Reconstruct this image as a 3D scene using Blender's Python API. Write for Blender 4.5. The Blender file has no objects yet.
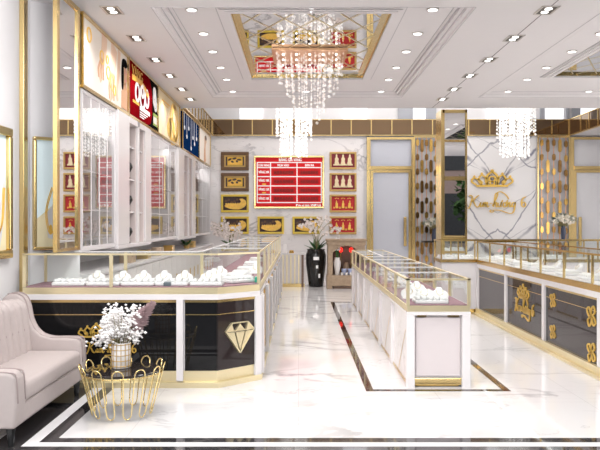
import bpy, math, random
from mathutils import Vector, Matrix
random.seed(7)
S = bpy.context.scene
COL = S.collection
PI = math.pi
F = 720.0            # focal length in pixels of the 600 px wide frame
CAMZ = 1.5
YB = 18.0            # back wall
HC = 3.65            # ceiling height

# ------------------------------------------------------------------ materials
def new_mat(name):
    m = bpy.data.materials.new(name); m.use_nodes = True
    nt = m.node_tree
    return m, nt, nt.nodes['Principled BSDF']

def mat(name, col, rough=0.5, metal=0.0, emit=0.0, ecol=None, coat=0.0, noise=0.0, nscale=8.0, spec=None):
    m, nt, b = new_mat(name)
    b.inputs['Base Color'].default_value = (*col, 1)
    b.inputs['Roughness'].default_value = rough
    b.inputs['Metallic'].default_value = metal
    if spec is not None: b.inputs['Specular IOR Level'].default_value = spec
    if coat: b.inputs['Coat Weight'].default_value = coat
    if emit:
        b.inputs['Emission Color'].default_value = (*(ecol or col), 1)
        b.inputs['Emission Strength'].default_value = emit
    tc = nt.nodes.new('ShaderNodeTexCoord')
    n = nt.nodes.new('ShaderNodeTexNoise'); n.inputs['Scale'].default_value = nscale
    n.inputs['Detail'].default_value = 4
    nt.links.new(tc.outputs['Object'], n.inputs['Vector'])
    r = nt.nodes.new('ShaderNodeMapRange')
    r.inputs['To Min'].default_value = 1 - noise; r.inputs['To Max'].default_value = 1 + noise
    nt.links.new(n.outputs['Fac'], r.inputs['Value'])
    mx = nt.nodes.new('ShaderNodeVectorMath'); mx.operation = 'SCALE'
    mx.inputs[0].default_value = col
    nt.links.new(r.outputs['Result'], mx.inputs['Scale'])
    nt.links.new(mx.outputs['Vector'], b.inputs['Base Color'])
    return m

def marble(name, base, vein, rough, scale=0.6, width=0.035, strength=0.8, book=None, tile=None, rot=0.6, coord='Object'):
    m, nt, b = new_mat(name); N = nt.nodes; L = nt.links
    tc = N.new('ShaderNodeTexCoord'); src = tc.outputs['Object']
    if book is not None:                      # book-matched slabs: mirror about x = book
        sx = N.new('ShaderNodeSeparateXYZ'); L.new(src, sx.inputs[0])
        a = N.new('ShaderNodeMath'); a.operation = 'SUBTRACT'; L.new(sx.outputs['X'], a.inputs[0]); a.inputs[1].default_value = book
        c = N.new('ShaderNodeMath'); c.operation = 'ABSOLUTE'; L.new(a.outputs[0], c.inputs[0])
        cb = N.new('ShaderNodeCombineXYZ'); L.new(c.outputs[0], cb.inputs['X']); L.new(sx.outputs['Y'], cb.inputs['Y']); L.new(sx.outputs['Z'], cb.inputs['Z'])
        src = cb.outputs[0]
    mp = N.new('ShaderNodeMapping'); mp.inputs['Rotation'].default_value = (0.3, rot, rot); L.new(src, mp.inputs['Vector'])
    mp.inputs['Scale'].default_value = (1.0, 1.9, 1.9) if book is None else (1, 1, 1)
    prev = None
    for k, (sc, w, st) in enumerate(((scale, width, strength), (scale*2.7, width*0.6, strength*0.5))):
        n = N.new('ShaderNodeTexNoise'); n.inputs['Scale'].default_value = sc; n.inputs['Detail'].default_value = 7
        n.inputs['Roughness'].default_value = 0.55; n.inputs['Distortion'].default_value = 0.6
        L.new(mp.outputs[0], n.inputs['Vector'])
        s = N.new('ShaderNodeMath'); s.operation = 'SUBTRACT'; L.new(n.outputs['Fac'], s.inputs[0]); s.inputs[1].default_value = 0.5 + 0.03*k
        ab = N.new('ShaderNodeMath'); ab.operation = 'ABSOLUTE'; L.new(s.outputs[0], ab.inputs[0])
        r = N.new('ShaderNodeMapRange'); r.inputs['From Min'].default_value = 0; r.inputs['From Max'].default_value = w
        r.inputs['To Min'].default_value = st; r.inputs['To Max'].default_value = 0; r.interpolation_type = 'SMOOTHERSTEP'
        L.new(ab.outputs[0], r.inputs['Value'])
        # fade veins in and out over the slab
        f = N.new('ShaderNodeTexNoise'); f.inputs['Scale'].default_value = sc*1.3; f.inputs['Detail'].default_value = 2
        L.new(src, f.inputs['Vector'])
        fr = N.new('ShaderNodeMapRange'); fr.inputs['From Min'].default_value = 0.42; fr.inputs['From Max'].default_value = 0.62
        L.new(f.outputs['Fac'], fr.inputs['Value'])
        mu = N.new('ShaderNodeMath'); mu.operation = 'MULTIPLY'; L.new(r.outputs[0], mu.inputs[0]); L.new(fr.outputs[0], mu.inputs[1])
        if prev is None: prev = mu.outputs[0]
        else:
            mxm = N.new('ShaderNodeMath'); mxm.operation = 'MAXIMUM'; L.new(prev, mxm.inputs[0]); L.new(mu.outputs[0], mxm.inputs[1]); prev = mxm.outputs[0]
    mix = N.new('ShaderNodeMix'); mix.data_type = 'RGBA'
    mix.inputs['A'].default_value = (*base, 1); mix.inputs['B'].default_value = (*vein, 1)
    L.new(prev, mix.inputs['Factor'])
    out = mix.outputs['Result']
    if tile:
        br = N.new('ShaderNodeTexBrick'); br.offset = 0.0
        br.inputs['Scale'].default_value = 1.0; br.inputs['Mortar Size'].default_value = 0.0025
        br.inputs['Brick Width'].default_value = tile; br.inputs['Row Height'].default_value = tile
        br.inputs['Color1'].default_value = (1, 1, 1, 1); br.inputs['Color2'].default_value = (1, 1, 1, 1); br.inputs['Mortar'].default_value = (.80, .79, .79, 1)
        L.new(tc.outputs['Object'], br.inputs['Vector'])
        mm = N.new('ShaderNodeMix'); mm.data_type = 'RGBA'; mm.blend_type = 'MULTIPLY'; mm.inputs['Factor'].default_value = 1
        L.new(out, mm.inputs['A']); L.new(br.outputs['Color'], mm.inputs['B']); out = mm.outputs['Result']
    L.new(out, b.inputs['Base Color'])
    b.inputs['Roughness'].default_value = rough
    return m

def vmarble(name, cx):
    m, nt, b = new_mat(name); N = nt.nodes; L = nt.links
    def math_(op, a, c=None):
        n = N.new('ShaderNodeMath'); n.operation = op
        for i, v in enumerate((a, c)):
            if v is None: continue
            if isinstance(v, (int, float)): n.inputs[i].default_value = v
            else: L.new(v, n.inputs[i])
        return n.outputs[0]
    tc = N.new('ShaderNodeTexCoord'); sx = N.new('ShaderNodeSeparateXYZ'); L.new(tc.outputs['Object'], sx.inputs[0])
    a = math_('ABSOLUTE', math_('SUBTRACT', sx.outputs['X'], cx)); z = sx.outputs['Z']
    cb = N.new('ShaderNodeCombineXYZ'); L.new(a, cb.inputs[0]); L.new(z, cb.inputs[2])
    def noise(sc, det=5):
        n = N.new('ShaderNodeTexNoise'); n.inputs['Scale'].default_value = sc; n.inputs['Detail'].default_value = det
        L.new(cb.outputs[0], n.inputs['Vector']); return n.outputs['Fac']
    tot = None
    for sl, per, off, wd, st in ((.95,1.9,1.06,.055,1.0),(1.4,1.6,.80,.030,.85),(-.8,2.2,.74,.022,.85),(.6,.8,.2,.020,.6)):
        v = math_('ADD', math_('MULTIPLY', math_('SUBTRACT', z, math_('MULTIPLY', a, sl)), 1/per), off)
        v = math_('ADD', v, math_('MULTIPLY', noise(1.7), .30))
        f = math_('ABSOLUTE', math_('SUBTRACT', math_('FRACT', v), .5))
        r = N.new('ShaderNodeMapRange'); r.interpolation_type = 'SMOOTHERSTEP'
        r.inputs['From Max'].default_value = wd; r.inputs['To Min'].default_value = st; r.inputs['To Max'].default_value = 0; L.new(f, r.inputs['Value'])
        q = N.new('ShaderNodeMapRange'); q.inputs['From Min'].default_value = .34; q.inputs['From Max'].default_value = .50; L.new(noise(1.1+sl*.4, 2), q.inputs['Value'])
        v = math_('MULTIPLY', r.outputs[0], q.outputs[0])
        tot = v if tot is None else math_('MAXIMUM', tot, v)
    mix = N.new('ShaderNodeMix'); mix.data_type = 'RGBA'; mix.inputs['A'].default_value = (.82,.80,.795,1); mix.inputs['B'].default_value = (.20,.20,.25,1)
    L.new(tot, mix.inputs['Factor']); L.new(mix.outputs['Result'], b.inputs['Base Color']); b.inputs['Roughness'].default_value = .12
    return m

def glass(name, tint=(.96, .98, .97), base=0.04, grazing=0.7, power=4.0):
    m = bpy.data.materials.new(name); m.use_nodes = True; nt = m.node_tree; N = nt.nodes; L = nt.links
    N.clear()
    o = N.new('ShaderNodeOutputMaterial'); t = N.new('ShaderNodeBsdfTransparent'); g = N.new('ShaderNodeBsdfGlossy')
    t.inputs['Color'].default_value = (*tint, 1); g.inputs['Roughness'].default_value = 0.0
    lw = N.new('ShaderNodeLayerWeight'); lw.inputs['Blend'].default_value = 0.5
    p = N.new('ShaderNodeMath'); p.operation = 'POWER'; L.new(lw.outputs['Facing'], p.inputs[0]); p.inputs[1].default_value = power
    r = N.new('ShaderNodeMapRange'); r.inputs['To Min'].default_value = base; r.inputs['To Max'].default_value = grazing
    L.new(p.outputs[0], r.inputs['Value'])
    mx = N.new('ShaderNodeMixShader'); L.new(r.outputs[0], mx.inputs[0]); L.new(t.outputs[0], mx.inputs[1]); L.new(g.outputs[0], mx.inputs[2])
    L.new(mx.outputs[0], o.inputs['Surface'])
    return m

def crystal(name, emit=0.5):
    m = bpy.data.materials.new(name); m.use_nodes = True; nt = m.node_tree; N = nt.nodes; L = nt.links
    N.clear()
    o = N.new('ShaderNodeOutputMaterial'); t = N.new('ShaderNodeBsdfTransparent'); g = N.new('ShaderNodeBsdfGlossy')
    e = N.new('ShaderNodeEmission'); e.inputs['Strength'].default_value = emit; e.inputs['Color'].default_value = (1, .97, .93, 1)
    g.inputs['Roughness'].default_value = 0.08
    lw = N.new('ShaderNodeLayerWeight'); lw.inputs['Blend'].default_value = 0.45
    m1 = N.new('ShaderNodeMixShader'); L.new(lw.outputs['Facing'], m1.inputs[0]); L.new(t.outputs[0], m1.inputs[1]); L.new(g.outputs[0], m1.inputs[2])
    a = N.new('ShaderNodeAddShader'); L.new(m1.outputs[0], a.inputs[0]); L.new(e.outputs[0], a.inputs[1])
    L.new(a.outputs[0], o.inputs['Surface'])
    return m

M = dict(
    floor=marble('white_marble_floor', (.84,.82,.815), (.42,.40,.41), .045, .42, .026, .8, tile=1.2),
    wall_marble=marble('white_marble_wall', (.84,.81,.805), (.40, .38, .40), .16, .75, .028, .75, rot=.9),
    logo_marble=vmarble('bookmatched_marble', 4.97),
    panel_marble=marble('panel_marble', (.80, .77, .77), (.50, .45, .42), .2, .9, .02, .6),
    white=mat('white_paint', (.80, .785, .79), .5, noise=.01),
    ceil=mat('ceiling_paint', (.86,.83,.83), .6, noise=.01),
    lacquer=mat('white_lacquer', (.76,.73,.735), .22, noise=.01),
    cream=mat('cream_lacquer', (.76, .72, .71), .3, noise=.01),
    blushpanel=mat('blush_lacquer', (.66,.60,.605), .25, noise=.01),
    pinkwall=mat('niche_back', (.66, .58, .56), .5, noise=.02),
    gold=mat('brushed_gold', (.82, .62, .28), .20, 1.0, noise=.05, nscale=3),
    palegold=mat('champagne_gold', (.88,.77,.50), .33, .78, noise=.04, nscale=3),
    wiregold=mat('wire_gold', (.95,.76,.36), .12, 1.0, noise=.03),
    deepgold=mat('polished_gold', (.74, .47, .14), .16, 1.0, noise=.06, nscale=5),
    copper=mat('copper_plate', (.78, .45, .25), .3, 1.0, noise=.05),
    mirror=mat('mirror', (.86, .86, .87), .01, 1.0),
    bronze=mat('bronze_mirror', (.26,.175,.105), .05, 1.0, noise=.08, nscale=.7),
    black=mat('black_gloss', (.008,.008,.009), .03, 0, spec=.35),
    smoke=mat('smoked_gloss', (.030,.022,.022), .03, 0, spec=.40),
    blackmarble=marble('black_marble', (.035, .033, .035), (.18, .17, .16), .05, .8, .02, .6),
    darkstrip=marble('dark_brown_marble', (.03, .022, .018), (.15, .09, .06), .04, 2.0, .04, .7),
    blackceramic=mat('black_ceramic', (.015, .014, .014), .15, noise=.05),
    maroon=mat('mauve_velvet', (.30, .17, .20), .8, noise=.06, nscale=40),
    display=mat('white_display', (.80,.79,.79), .45, noise=.02),
    red=mat('red_panel', (.68,.015,.02), .45, emit=.12, spec=.2,noise=.02),
    redcell=mat('red_display_cell', (.56,.014,.016), .5, emit=.06, spec=.2, noise=.02),
    digit=mat('dark_segments', (.055,.004,.006), .5, noise=.02),
    whiteink=mat('white_ink', (.95,.93,.92), .5, emit=.2,noise=.01),
    yellowink=mat('yellow_ink', (.90, .50, .06), .5, noise=.02),
    woodframe=mat('dark_wood_frame', (.13,.065,.025), .4, noise=.2, nscale=20),
    goldframe=mat('carved_gold_frame', (.56,.36,.12), .4, .1, noise=.2, nscale=30),
    yellowframe=mat('yellow_gilt_frame', (.74,.54,.07), .35, 0.0, noise=.1, nscale=30),
    canvas_dark=mat('dark_canvas', (.055, .03, .03), .6, noise=.3, nscale=20),
    canvas_red=mat('maroon_canvas', (.22, .02, .03), .6, noise=.15, nscale=20),
    canvas_bright=mat('crimson_canvas', (.50, .02, .025), .6, noise=.15, nscale=20),
    gildfig=mat('gilded_relief', (.90,.56,.10), .4, 0.0, noise=.3, nscale=18),
    ivoryfig=mat('ivory_relief', (.86, .72, .45), .45, noise=.15, nscale=18),
    tan=mat('amber_ground', (.80,.50,.06), .5, noise=.3, nscale=12),
    postercream=mat('cream_print', (.82,.68,.45), .9, spec=0.0, emit=.0, ecol=(1, .9, .75), noise=.05, nscale=2),
    posterwhite=mat('ivory_print', (.88,.80,.71), .9, spec=0.0, emit=.0, ecol=(1, .93, .86), noise=.04, nscale=2),
    posterred=mat('crimson_print', (.20,.003,.006), .9, spec=.0, noise=.25, nscale=3),
    posterblack=mat('black_print', (.010,.010,.010), .9, spec=.0, noise=.1),
    posterblue=mat('navy_print', (.005,.028,.105), .9, spec=.0, noise=.4, nscale=3),
    skin=mat('skin_tone_print', (.72,.44,.29), .9, spec=0.0, emit=.0, noise=.08, nscale=4),
    skinpale=mat('pale_skin_print', (.82,.60,.45), .9, spec=0.0, emit=.0, noise=.06, nscale=4),
    greenink=mat('lime_ink', (.35, .50, .06), .5, noise=.05),
    pinkink=mat('lip_pink_ink', (.75, .25, .25), .5, noise=.05),
    artsky=mat('pale_blue_print', (.74,.86,.88), .5, emit=.22, noise=.05, nscale=2),  # slight glow added to lighten the print
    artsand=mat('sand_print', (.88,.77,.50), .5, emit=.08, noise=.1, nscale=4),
    sofa=mat('blush_velvet', (.49,.425,.41), .75, noise=.05, nscale=30),
    sofapipe=mat('taupe_piping', (.36, .29, .28), .6, noise=.05),
    blackleg=mat('black_lacquered_leg', (.012, .012, .013), .2, noise=.05),
    tableglass=mat('smoked_glass_top', (.035, .028, .026), .03, spec=.6),
    vase=mat('white_ceramic', (.85, .82, .80), .3, noise=.02),
    blossom=mat('white_blossom', (.92, .90, .89), .8, noise=.08, nscale=60),
    plume=mat('pink_plume', (.50,.36,.37), .9, noise=.15, nscale=40),
    leaf=mat('green_leaf', (.05, .13, .04), .5, noise=.3, nscale=20),
    sage=mat('sage_leaf', (.22, .27, .22), .6, noise=.3, nscale=20),
    stem=mat('stem', (.25, .22, .10), .6, noise=.2),
    orchid=mat('orchid_petal', (.88, .80, .76), .6, noise=.08, nscale=30),
    creamblossom=mat('cream_blossom', (.80, .74, .64), .7, noise=.12, nscale=30),
    navyvase=mat('navy_vase', (.05, .06, .10), .25, noise=.05),
    wood=mat('carved_brown_wood', (.42,.31,.21), .5, noise=.3, nscale=14),
    wooddark=mat('shrine_back_wood', (.20,.13,.095), .6, noise=.3, nscale=14),
    bluewhite=mat('blue_white_china', (.45, .52, .75), .25, noise=.5, nscale=25),
    redlamp=mat('red_lamp_glass', (.8, .02, .015), .3, emit=1.6, ecol=(1, .03, .02)),
    frost=mat('frosted_glass', (.56,.575,.635), .12, spec=.6, noise=.01),
    frostwhite=mat('white_frosted_glass', (.83, .83, .85), .2, noise=.01),
    greywin=mat('grey_column', (.40, .41, .45), .4, noise=.03),
    skylight=mat('daylit_window', (.9, .92, .97), .4, emit=1.1, ecol=(.95, .97, 1)),
    lens=mat('lamp_lens', (1, 1, 1), .3, emit=3.2, ecol=(1, .98, .95)),
    lampring=mat('lamp_ring', (.62, .58, .55), .3, .6),
    lampbox=mat('dark_lamp_box', (.10, .085, .07), .4, .3),
    green=mat('emerald_card', (.02, .42, .28), .3, noise=.1),
    grey=mat('grey_card', (.12, .15, .17), .5, noise=.1),
    signgold=mat('sign_gold', (.78,.50,.10), .3, .45, noise=.1, nscale=6),
    bronzeplate=mat('bronze_plate', (.40,.23,.08), .15, 1.0, noise=.3, nscale=5),
    shadeline=mat('painted_shade_line', (.60,.58,.585), .7),
    asphalt=mat('asphalt', (.07,.07,.075), .8, noise=.2),
    facade=mat('facade_render', (.52,.37,.33), .8, noise=.15),
    tree=mat('tree_foliage', (.10, .20, .06), .8, noise=.5, nscale=3),
    bark=mat('bark', (.12, .08, .05), .8, noise=.3),
    ceiljoint=mat('ceiling_joint', (.25, .22, .22), .8),
    glass=glass('clear_glass'),
    glasstop=glass('counter_top_glass', (.95, .98, .96), .05, .60, 3.0),
    cabglass=glass('cabinet_glass', (.97,.97,.97), .15, .72, 1.6),
    crystal=crystal('crystal', .20),
    crystalbright=crystal('lit_crystal', .40),
    spark=mat('lit_bulb', (1, 1, 1), .3, emit=2.2, ecol=(1, .95, .85)),
)

# ------------------------------------------------------------------ mesh builder
OFF = {}
def woff(p):
    return OFF.get(p.name, Vector((0, 0, 0))) if p else Vector((0, 0, 0))

class MB:
    def __init__(s): s.v = []; s.f = []; s.mi = []; s.cur = 0
    def add(s, vs, fs):
        b = len(s.v); s.v += [tuple(x) for x in vs]
        for f in fs: s.f.append([b+i for i in f]); s.mi.append(s.cur)
    def box(s, x0, x1, y0, y1, z0, z1):
        vs = [(x0,y0,z0),(x1,y0,z0),(x1,y1,z0),(x0,y1,z0),(x0,y0,z1),(x1,y0,z1),(x1,y1,z1),(x0,y1,z1)]
        s.add(vs, [(0,3,2,1),(4,5,6,7),(0,1,5,4),(1,2,6,5),(2,3,7,6),(3,0,4,7)]); return s
    def obox(s, T, u0, u1, d0, d1, z0, z1):            # box in a run's own frame T(u, d, z)
        vs = [T(*p) for p in ((u0,d0,z0),(u1,d0,z0),(u1,d1,z0),(u0,d1,z0),(u0,d0,z1),(u1,d0,z1),(u1,d1,z1),(u0,d1,z1))]
        s.add(vs, [(0,3,2,1),(4,5,6,7),(0,1,5,4),(1,2,6,5),(2,3,7,6),(3,0,4,7)]); return s
    def quad(s, a, b, c, d): s.add([a,b,c,d], [(0,1,2,3)]); return s
    def prism(s, pts, P, d0, d1):                     # 2D outline, mapped by P(u, v, d)
        n = len(pts)
        s.add([P(u,v,d0) for u,v in pts] + [P(u,v,d1) for u,v in pts],
              [tuple(range(n))[::-1], tuple(range(n,2*n))] + [(i,(i+1)%n,n+(i+1)%n,n+i) for i in range(n)]); return s
    def tube(s, path, r, n=6, closed=False, taper=None):
        path = [Vector(p) for p in path]; m = len(path)
        rings = []; up = None
        for i, p in enumerate(path):
            if closed: d = path[(i+1) % m] - path[i-1]
            else: d = path[min(i+1,m-1)] - path[max(i-1,0)]
            if d.length < 1e-9: d = Vector((0,0,1))
            d.normalize()
            if up is None:
                up = Vector((0,0,1)) if abs(d.z) < .9 else Vector((1,0,0))
            a = (up - d*up.dot(d))
            if a.length < 1e-6: a = d.orthogonal()
            a.normalize(); up = a; b = d.cross(a)
            rr = r*(taper[i] if taper else 1)
            rings.append([p + (a*math.cos(2*PI*k/n) + b*math.sin(2*PI*k/n))*rr for k in range(n)])
        vs = [v for R in rings for v in R]; fs = []
        for i in range(m if closed else m-1):
            j = (i+1) % m
            for k in range(n): fs.append((i*n+k, i*n+(k+1)%n, j*n+(k+1)%n, j*n+k))
        if not closed: fs += [tuple(range(n))[::-1], tuple(range((m-1)*n, m*n))]
        s.add(vs, fs); return s
    def lathe(s, prof, c=(0,0,0), n=24):
        vs = []; fs = []; m = len(prof)
        for r, z in prof:
            for k in range(n):
                a = 2*PI*k/n; vs.append((c[0]+r*math.cos(a), c[1]+r*math.sin(a), c[2]+z))
        for i in range(m-1):
            for k in range(n): fs.append((i*n+k, i*n+(k+1)%n, (i+1)*n+(k+1)%n, (i+1)*n+k))
        fs += [tuple(range(n))[::-1], tuple(range((m-1)*n, m*n))]
        s.add(vs, fs); return s
    def ball(s, c, r, n=8, m=5, sz=1.0):
        prof = [(max(r*math.sin(PI*i/m), r*.02), -r*sz*math.cos(PI*i/m)) for i in range(m+1)]
        return s.lathe(prof, c, n)
    def octa(s, c, r, h):
        x, y, z = c
        s.add([(x+r,y,z),(x,y+r,z),(x-r,y,z),(x,y-r,z),(x,y,z+h),(x,y,z-h)],
              [(0,1,4),(1,2,4),(2,3,4),(3,0,4),(1,0,5),(2,1,5),(3,2,5),(0,3,5)]); return s
    def leaf(s, c, d, L, w, up=(0,0,1)):
        c = Vector(c); d = Vector(d).normalized(); u = Vector(up)
        sd = d.cross(u)
        if sd.length < 1e-3: sd = Vector((1,0,0))
        sd.normalize(); nn = sd.cross(d)
        s.add([c, c+d*L*.5+sd*w*.5+nn*L*.05, c+d*L, c+d*L*.5-sd*w*.5+nn*L*.05], [(0,1,2,3)]); return s
    def build(s, name, mats, parent=None, smooth=False, bevel=0, seg=2, sub=0, base=None, auto=False):
        if not isinstance(mats, (list, tuple)): mats = [mats]
        if base is None:
            if parent is None:
                xs = [v[0] for v in s.v]; ys = [v[1] for v in s.v]; zs = [v[2] for v in s.v]
                base = Vector(((min(xs)+max(xs))/2, (min(ys)+max(ys))/2, min(zs)))
            else: base = woff(parent)
        base = Vector(base)
        me = bpy.data.meshes.new(name)
        me.from_pydata([tuple(Vector(v)-base) for v in s.v], [], s.f)
        for m in mats: me.materials.append(m)
        me.polygons.foreach_set('material_index', s.mi)
        if smooth: me.polygons.foreach_set('use_smooth', [True]*len(s.f))
        me.update()
        o = bpy.data.objects.new(name, me); COL.objects.link(o)
        if parent: o.parent = parent
        else: o.location = base
        OFF[o.name] = base
        if bevel:
            b = o.modifiers.new('bevel', 'BEVEL'); b.width = bevel; b.segments = seg; b.limit_method = 'ANGLE'
            b.harden_normals = False
        if sub:
            q = o.modifiers.new('sub', 'SUBSURF'); q.levels = sub; q.render_levels = sub
        return o

def tag(o, label=None, cat=None, group=None, kind=None):
    if label: o['label'] = label
    if cat: o['category'] = cat
    if group: o['group'] = group
    if kind: o['kind'] = kind
    return o
def thing(name, loc, label, cat, group=None):
    o = bpy.data.objects.new(name, None); COL.objects.link(o); o.location = loc; o.empty_display_size = .1
    OFF[o.name] = Vector(loc); return tag(o, label, cat, group)
def struct(o): o['kind'] = 'structure'; return o
def dup(root, loc, label=None, rotz=None, group=None):
    r = root.copy(); COL.objects.link(r); r.location = loc
    if rotz is not None: r.rotation_euler = (0, 0, rotz)
    if label: r['label'] = label
    if group: r['group'] = group
    for ch in list(root.children):
        c = ch.copy(); COL.objects.link(c); c.parent = r
        for g in list(ch.children):
            d = g.copy(); COL.objects.link(d); d.parent = c
    OFF[r.name] = Vector(loc)
    return r
BOX = lambda *a: MB().box(*a)
def PY(y0): return lambda u, v, d: (u, y0-d, v)        # a plane facing the viewer
def PX(x0): return lambda u, v, d: (x0+d, u, v)        # a plane on the left wall, facing +X
def PXr(x0): return lambda u, v, d: (x0-d, u, v)       # facing -X
def rect(u0, u1, v0, v1): return [(u0,v0),(u1,v0),(u1,v1),(u0,v1)]
def ell(u, v, a, b, n=16, rot=0):
    return [(u+a*math.cos(t)*math.cos(rot)-b*math.sin(t)*math.sin(rot), v+a*math.cos(t)*math.sin(rot)+b*math.sin(t)*math.cos(rot)) for t in [2*PI*k/n for k in range(n)]]
def catmull(pts, k=6):
    out = []; n = len(pts)
    for i in range(n-1):
        p0 = pts[max(i-1,0)]; p1 = pts[i]; p2 = pts[i+1]; p3 = pts[min(i+2,n-1)]
        for j in range(k):
            t = j/k
            out.append(tuple(.5*((2*b)+(-a+c)*t+(2*a-5*b+4*c-d)*t*t+(-a+3*b-3*c+d)*t**3) for a,b,c,d in zip(p0,p1,p2,p3)))
    out.append(tuple(pts[-1])); return out
def ribbon(mb, pts, w, P, d0, d1, smooth=6):           # flat stroke along 2D points
    p = catmull(pts, smooth) if smooth else pts
    n = len(p); Ls = []; Rs = []
    for i in range(n):
        a = p[max(i-1,0)]; b = p[min(i+1,n-1)]
        dx, dy = b[0]-a[0], b[1]-a[1]; l = math.hypot(dx,dy) or 1
        ww = w*(0.75+.5*abs(dy)/l)/2
        Ls.append((p[i][0]-dy/l*ww, p[i][1]+dx/l*ww)); Rs.append((p[i][0]+dy/l*ww, p[i][1]-dx/l*ww))
    for i in range(n-1): mb.prism([Rs[i],Rs[i+1],Ls[i+1],Ls[i]], P, d0, d1)
    return mb
_tc = {}
def text2d(s):                                          # outlines of built-in lettering: unit cap height, as triangles
    if s in _tc: return _tc[s]
    cu = bpy.data.curves.new('t', 'FONT'); cu.body = s; cu.size = 1; cu.resolution_u = 2
    o = bpy.data.objects.new('t', cu); COL.objects.link(o)
    dg = bpy.context.evaluated_depsgraph_get(); dg.update()
    me = bpy.data.meshes.new_from_object(o.evaluated_get(dg))
    vs = [(v.co.x, v.co.y) for v in me.vertices]; fs = [tuple(p.vertices) for p in me.polygons]
    bpy.data.objects.remove(o); bpy.data.meshes.remove(me); bpy.data.curves.remove(cu)
    _tc[s] = (vs, fs); return vs, fs
def text(mb, s, u, v, h, P, d, width=None, align='C', bold=0.0):
    vs, fs = text2d(s)
    x0 = min(a for a,b in vs); x1 = max(a for a,b in vs)
    k = h/.73; kx = k if width is None else width/(x1-x0)
    ox = {'C': u-(x0+x1)/2*kx, 'L': u-x0*kx, 'R': u-x1*kx}[align]
    for du in ((0,) if not bold else (-bold, bold)):
        mb.add([P(ox+a*kx+du, v+b*k, d) for a,b in vs], fs)

# ------------------------------------------------------------------ camera
cam = bpy.data.cameras.new('camera'); co = bpy.data.objects.new('camera', cam); COL.objects.link(co)
cam.sensor_width = 36; cam.lens = 36*F/600
cam.shift_x = (300-298.5)/600; cam.shift_y = (222-225)/600
cam.clip_start = .05; cam.clip_end = 200
co.location = (0, 0, CAMZ); co.rotation_euler = (PI/2, 0, 0)
S.camera = co
def at(x, y, Y): return ((x-298.5)/F*Y, Y, CAMZ-(y-222)/F*Y)
def wx(x, Y): return (x-298.5)/F*Y
def wz(y, Y): return CAMZ-(y-222)/F*Y

# ------------------------------------------------------------------ setting
XR = 8.6
struct(BOX(-4, 12, 4.35, 20, -.10, 0).build('floor', M['floor'], base=(0,0,0)))
struct(BOX(-30, 34, -16, 4.35, -.12, -.02).build('ground', M['asphalt'], base=(0,0,0)))
def loop_strip(x0, x1, y0, y1, w, z):
    m = MB()
    m.box(x0, x1, y0, y0+w, 0, z); m.box(x0, x1, y1-w, y1, 0, z); m.box(x0, x0+w, y0+w, y1-w, 0, z); m.box(x1-w, x1, y0+w, y1-w, 0, z); return m
def u_strip(xa, ya, w, z):       # left arm to the counter, near arm to the right
    m = MB(); m.box(xa, 7.5, ya, ya+w, 0, z); m.box(xa, xa+w, ya+w, 6.53, 0, z); return m
struct(u_strip(-2.06, 4.60, .205, .0020).build('trim_1', M['blackmarble'], base=(0,0,0)))
struct(u_strip(-1.855, 4.805, .090, .0021).build('trim_2', M['white'], base=(0,0,0)))
struct(u_strip(-1.765, 4.895, .100, .0022).build('trim_3', M['blackmarble'], base=(0,0,0)))
struct(loop_strip(.60, 1.886, 6.38, 13.5, .068, .002).build('trim_4', M['darkstrip'], base=(0,0,0)))

# ceiling slab with two raised trays
T1 = (-1.46, 1.76, 7.22, 12.4); T2 = (3.12, 6.34, 7.22, 12.4)
MI1 = (-.72, .985, 7.56, 11.06); MI2 = (3.84, 5.62, 7.56, 10.9)
def ring(m, o, i, z0, z1):
    m.box(o[0], o[1], o[2], i[2], z0, z1); m.box(o[0], o[1], i[3], o[3], z0, z1)
    m.box(o[0], i[0], i[2], i[3], z0, z1); m.box(i[1], o[1], i[2], i[3], z0, z1)
m = MB()
m.box(-2.9, XR, 4.2, T1[2], HC, HC+.30); m.box(-2.9, XR, T1[3], 13.6, HC, HC+.30)
m.box(-2.9, T1[0], T1[2], T1[3], HC, HC+.30); m.box(T1[1], T2[0], T1[2], T1[3], HC, HC+.30); m.box(T2[1], XR, T1[2], T1[3], HC, HC+.30)
m.box(6.79, XR, 13.6, YB, HC, HC+.3)
m.box(-2.9, -2.2, 13.6, YB, HC, HC+.02)
ring(m, T1, MI1, HC+.07, HC+.17); ring(m, T2, MI2, HC+.07, HC+.17)
struct(m.build('ceiling', M['ceil'], base=(0,0,0)))
struct(BOX(-3, XR+.2, 4.2, YB+.2, 5.2, 5.3).build('ceiling_void', M['white'], base=(0,0,0)))
struct(BOX(-2.9, XR, 13.45, 13.6, HC+.3, 5.2).build('wall_void', M['white'], base=(0,0,0)))
def mould(o, z, ws):            # stepped crown moulding inside / around rectangle o
    m = MB()
    for a, b, h0, h1 in ws:
        O = (o[0]-a, o[1]+a, o[2]-a, o[3]+a); I = (o[0]-b, o[1]+b, o[2]-b, o[3]+b)
        ring(m, O, I, z-h1, z-h0)
    return m
for k, (T, MI) in enumerate(((T1, MI1), (T2, MI2))):
    struct(mould(T, HC+.07, ((0, -.05, 0, .055), (-.05, -.10, 0, .03), (-.13, -.15, 0, .012))).build('trim_%d' % (5+2*k), M['ceil'], base=(0,0,0)))
    struct(mould(MI, HC+.07, ((.13, .0, 0, .012), (.10, .0, .012, .024), (.05, 0, .024, .034))).build('trim_%d' % (6+2*k), M['ceil'], base=(0,0,0)))
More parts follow.
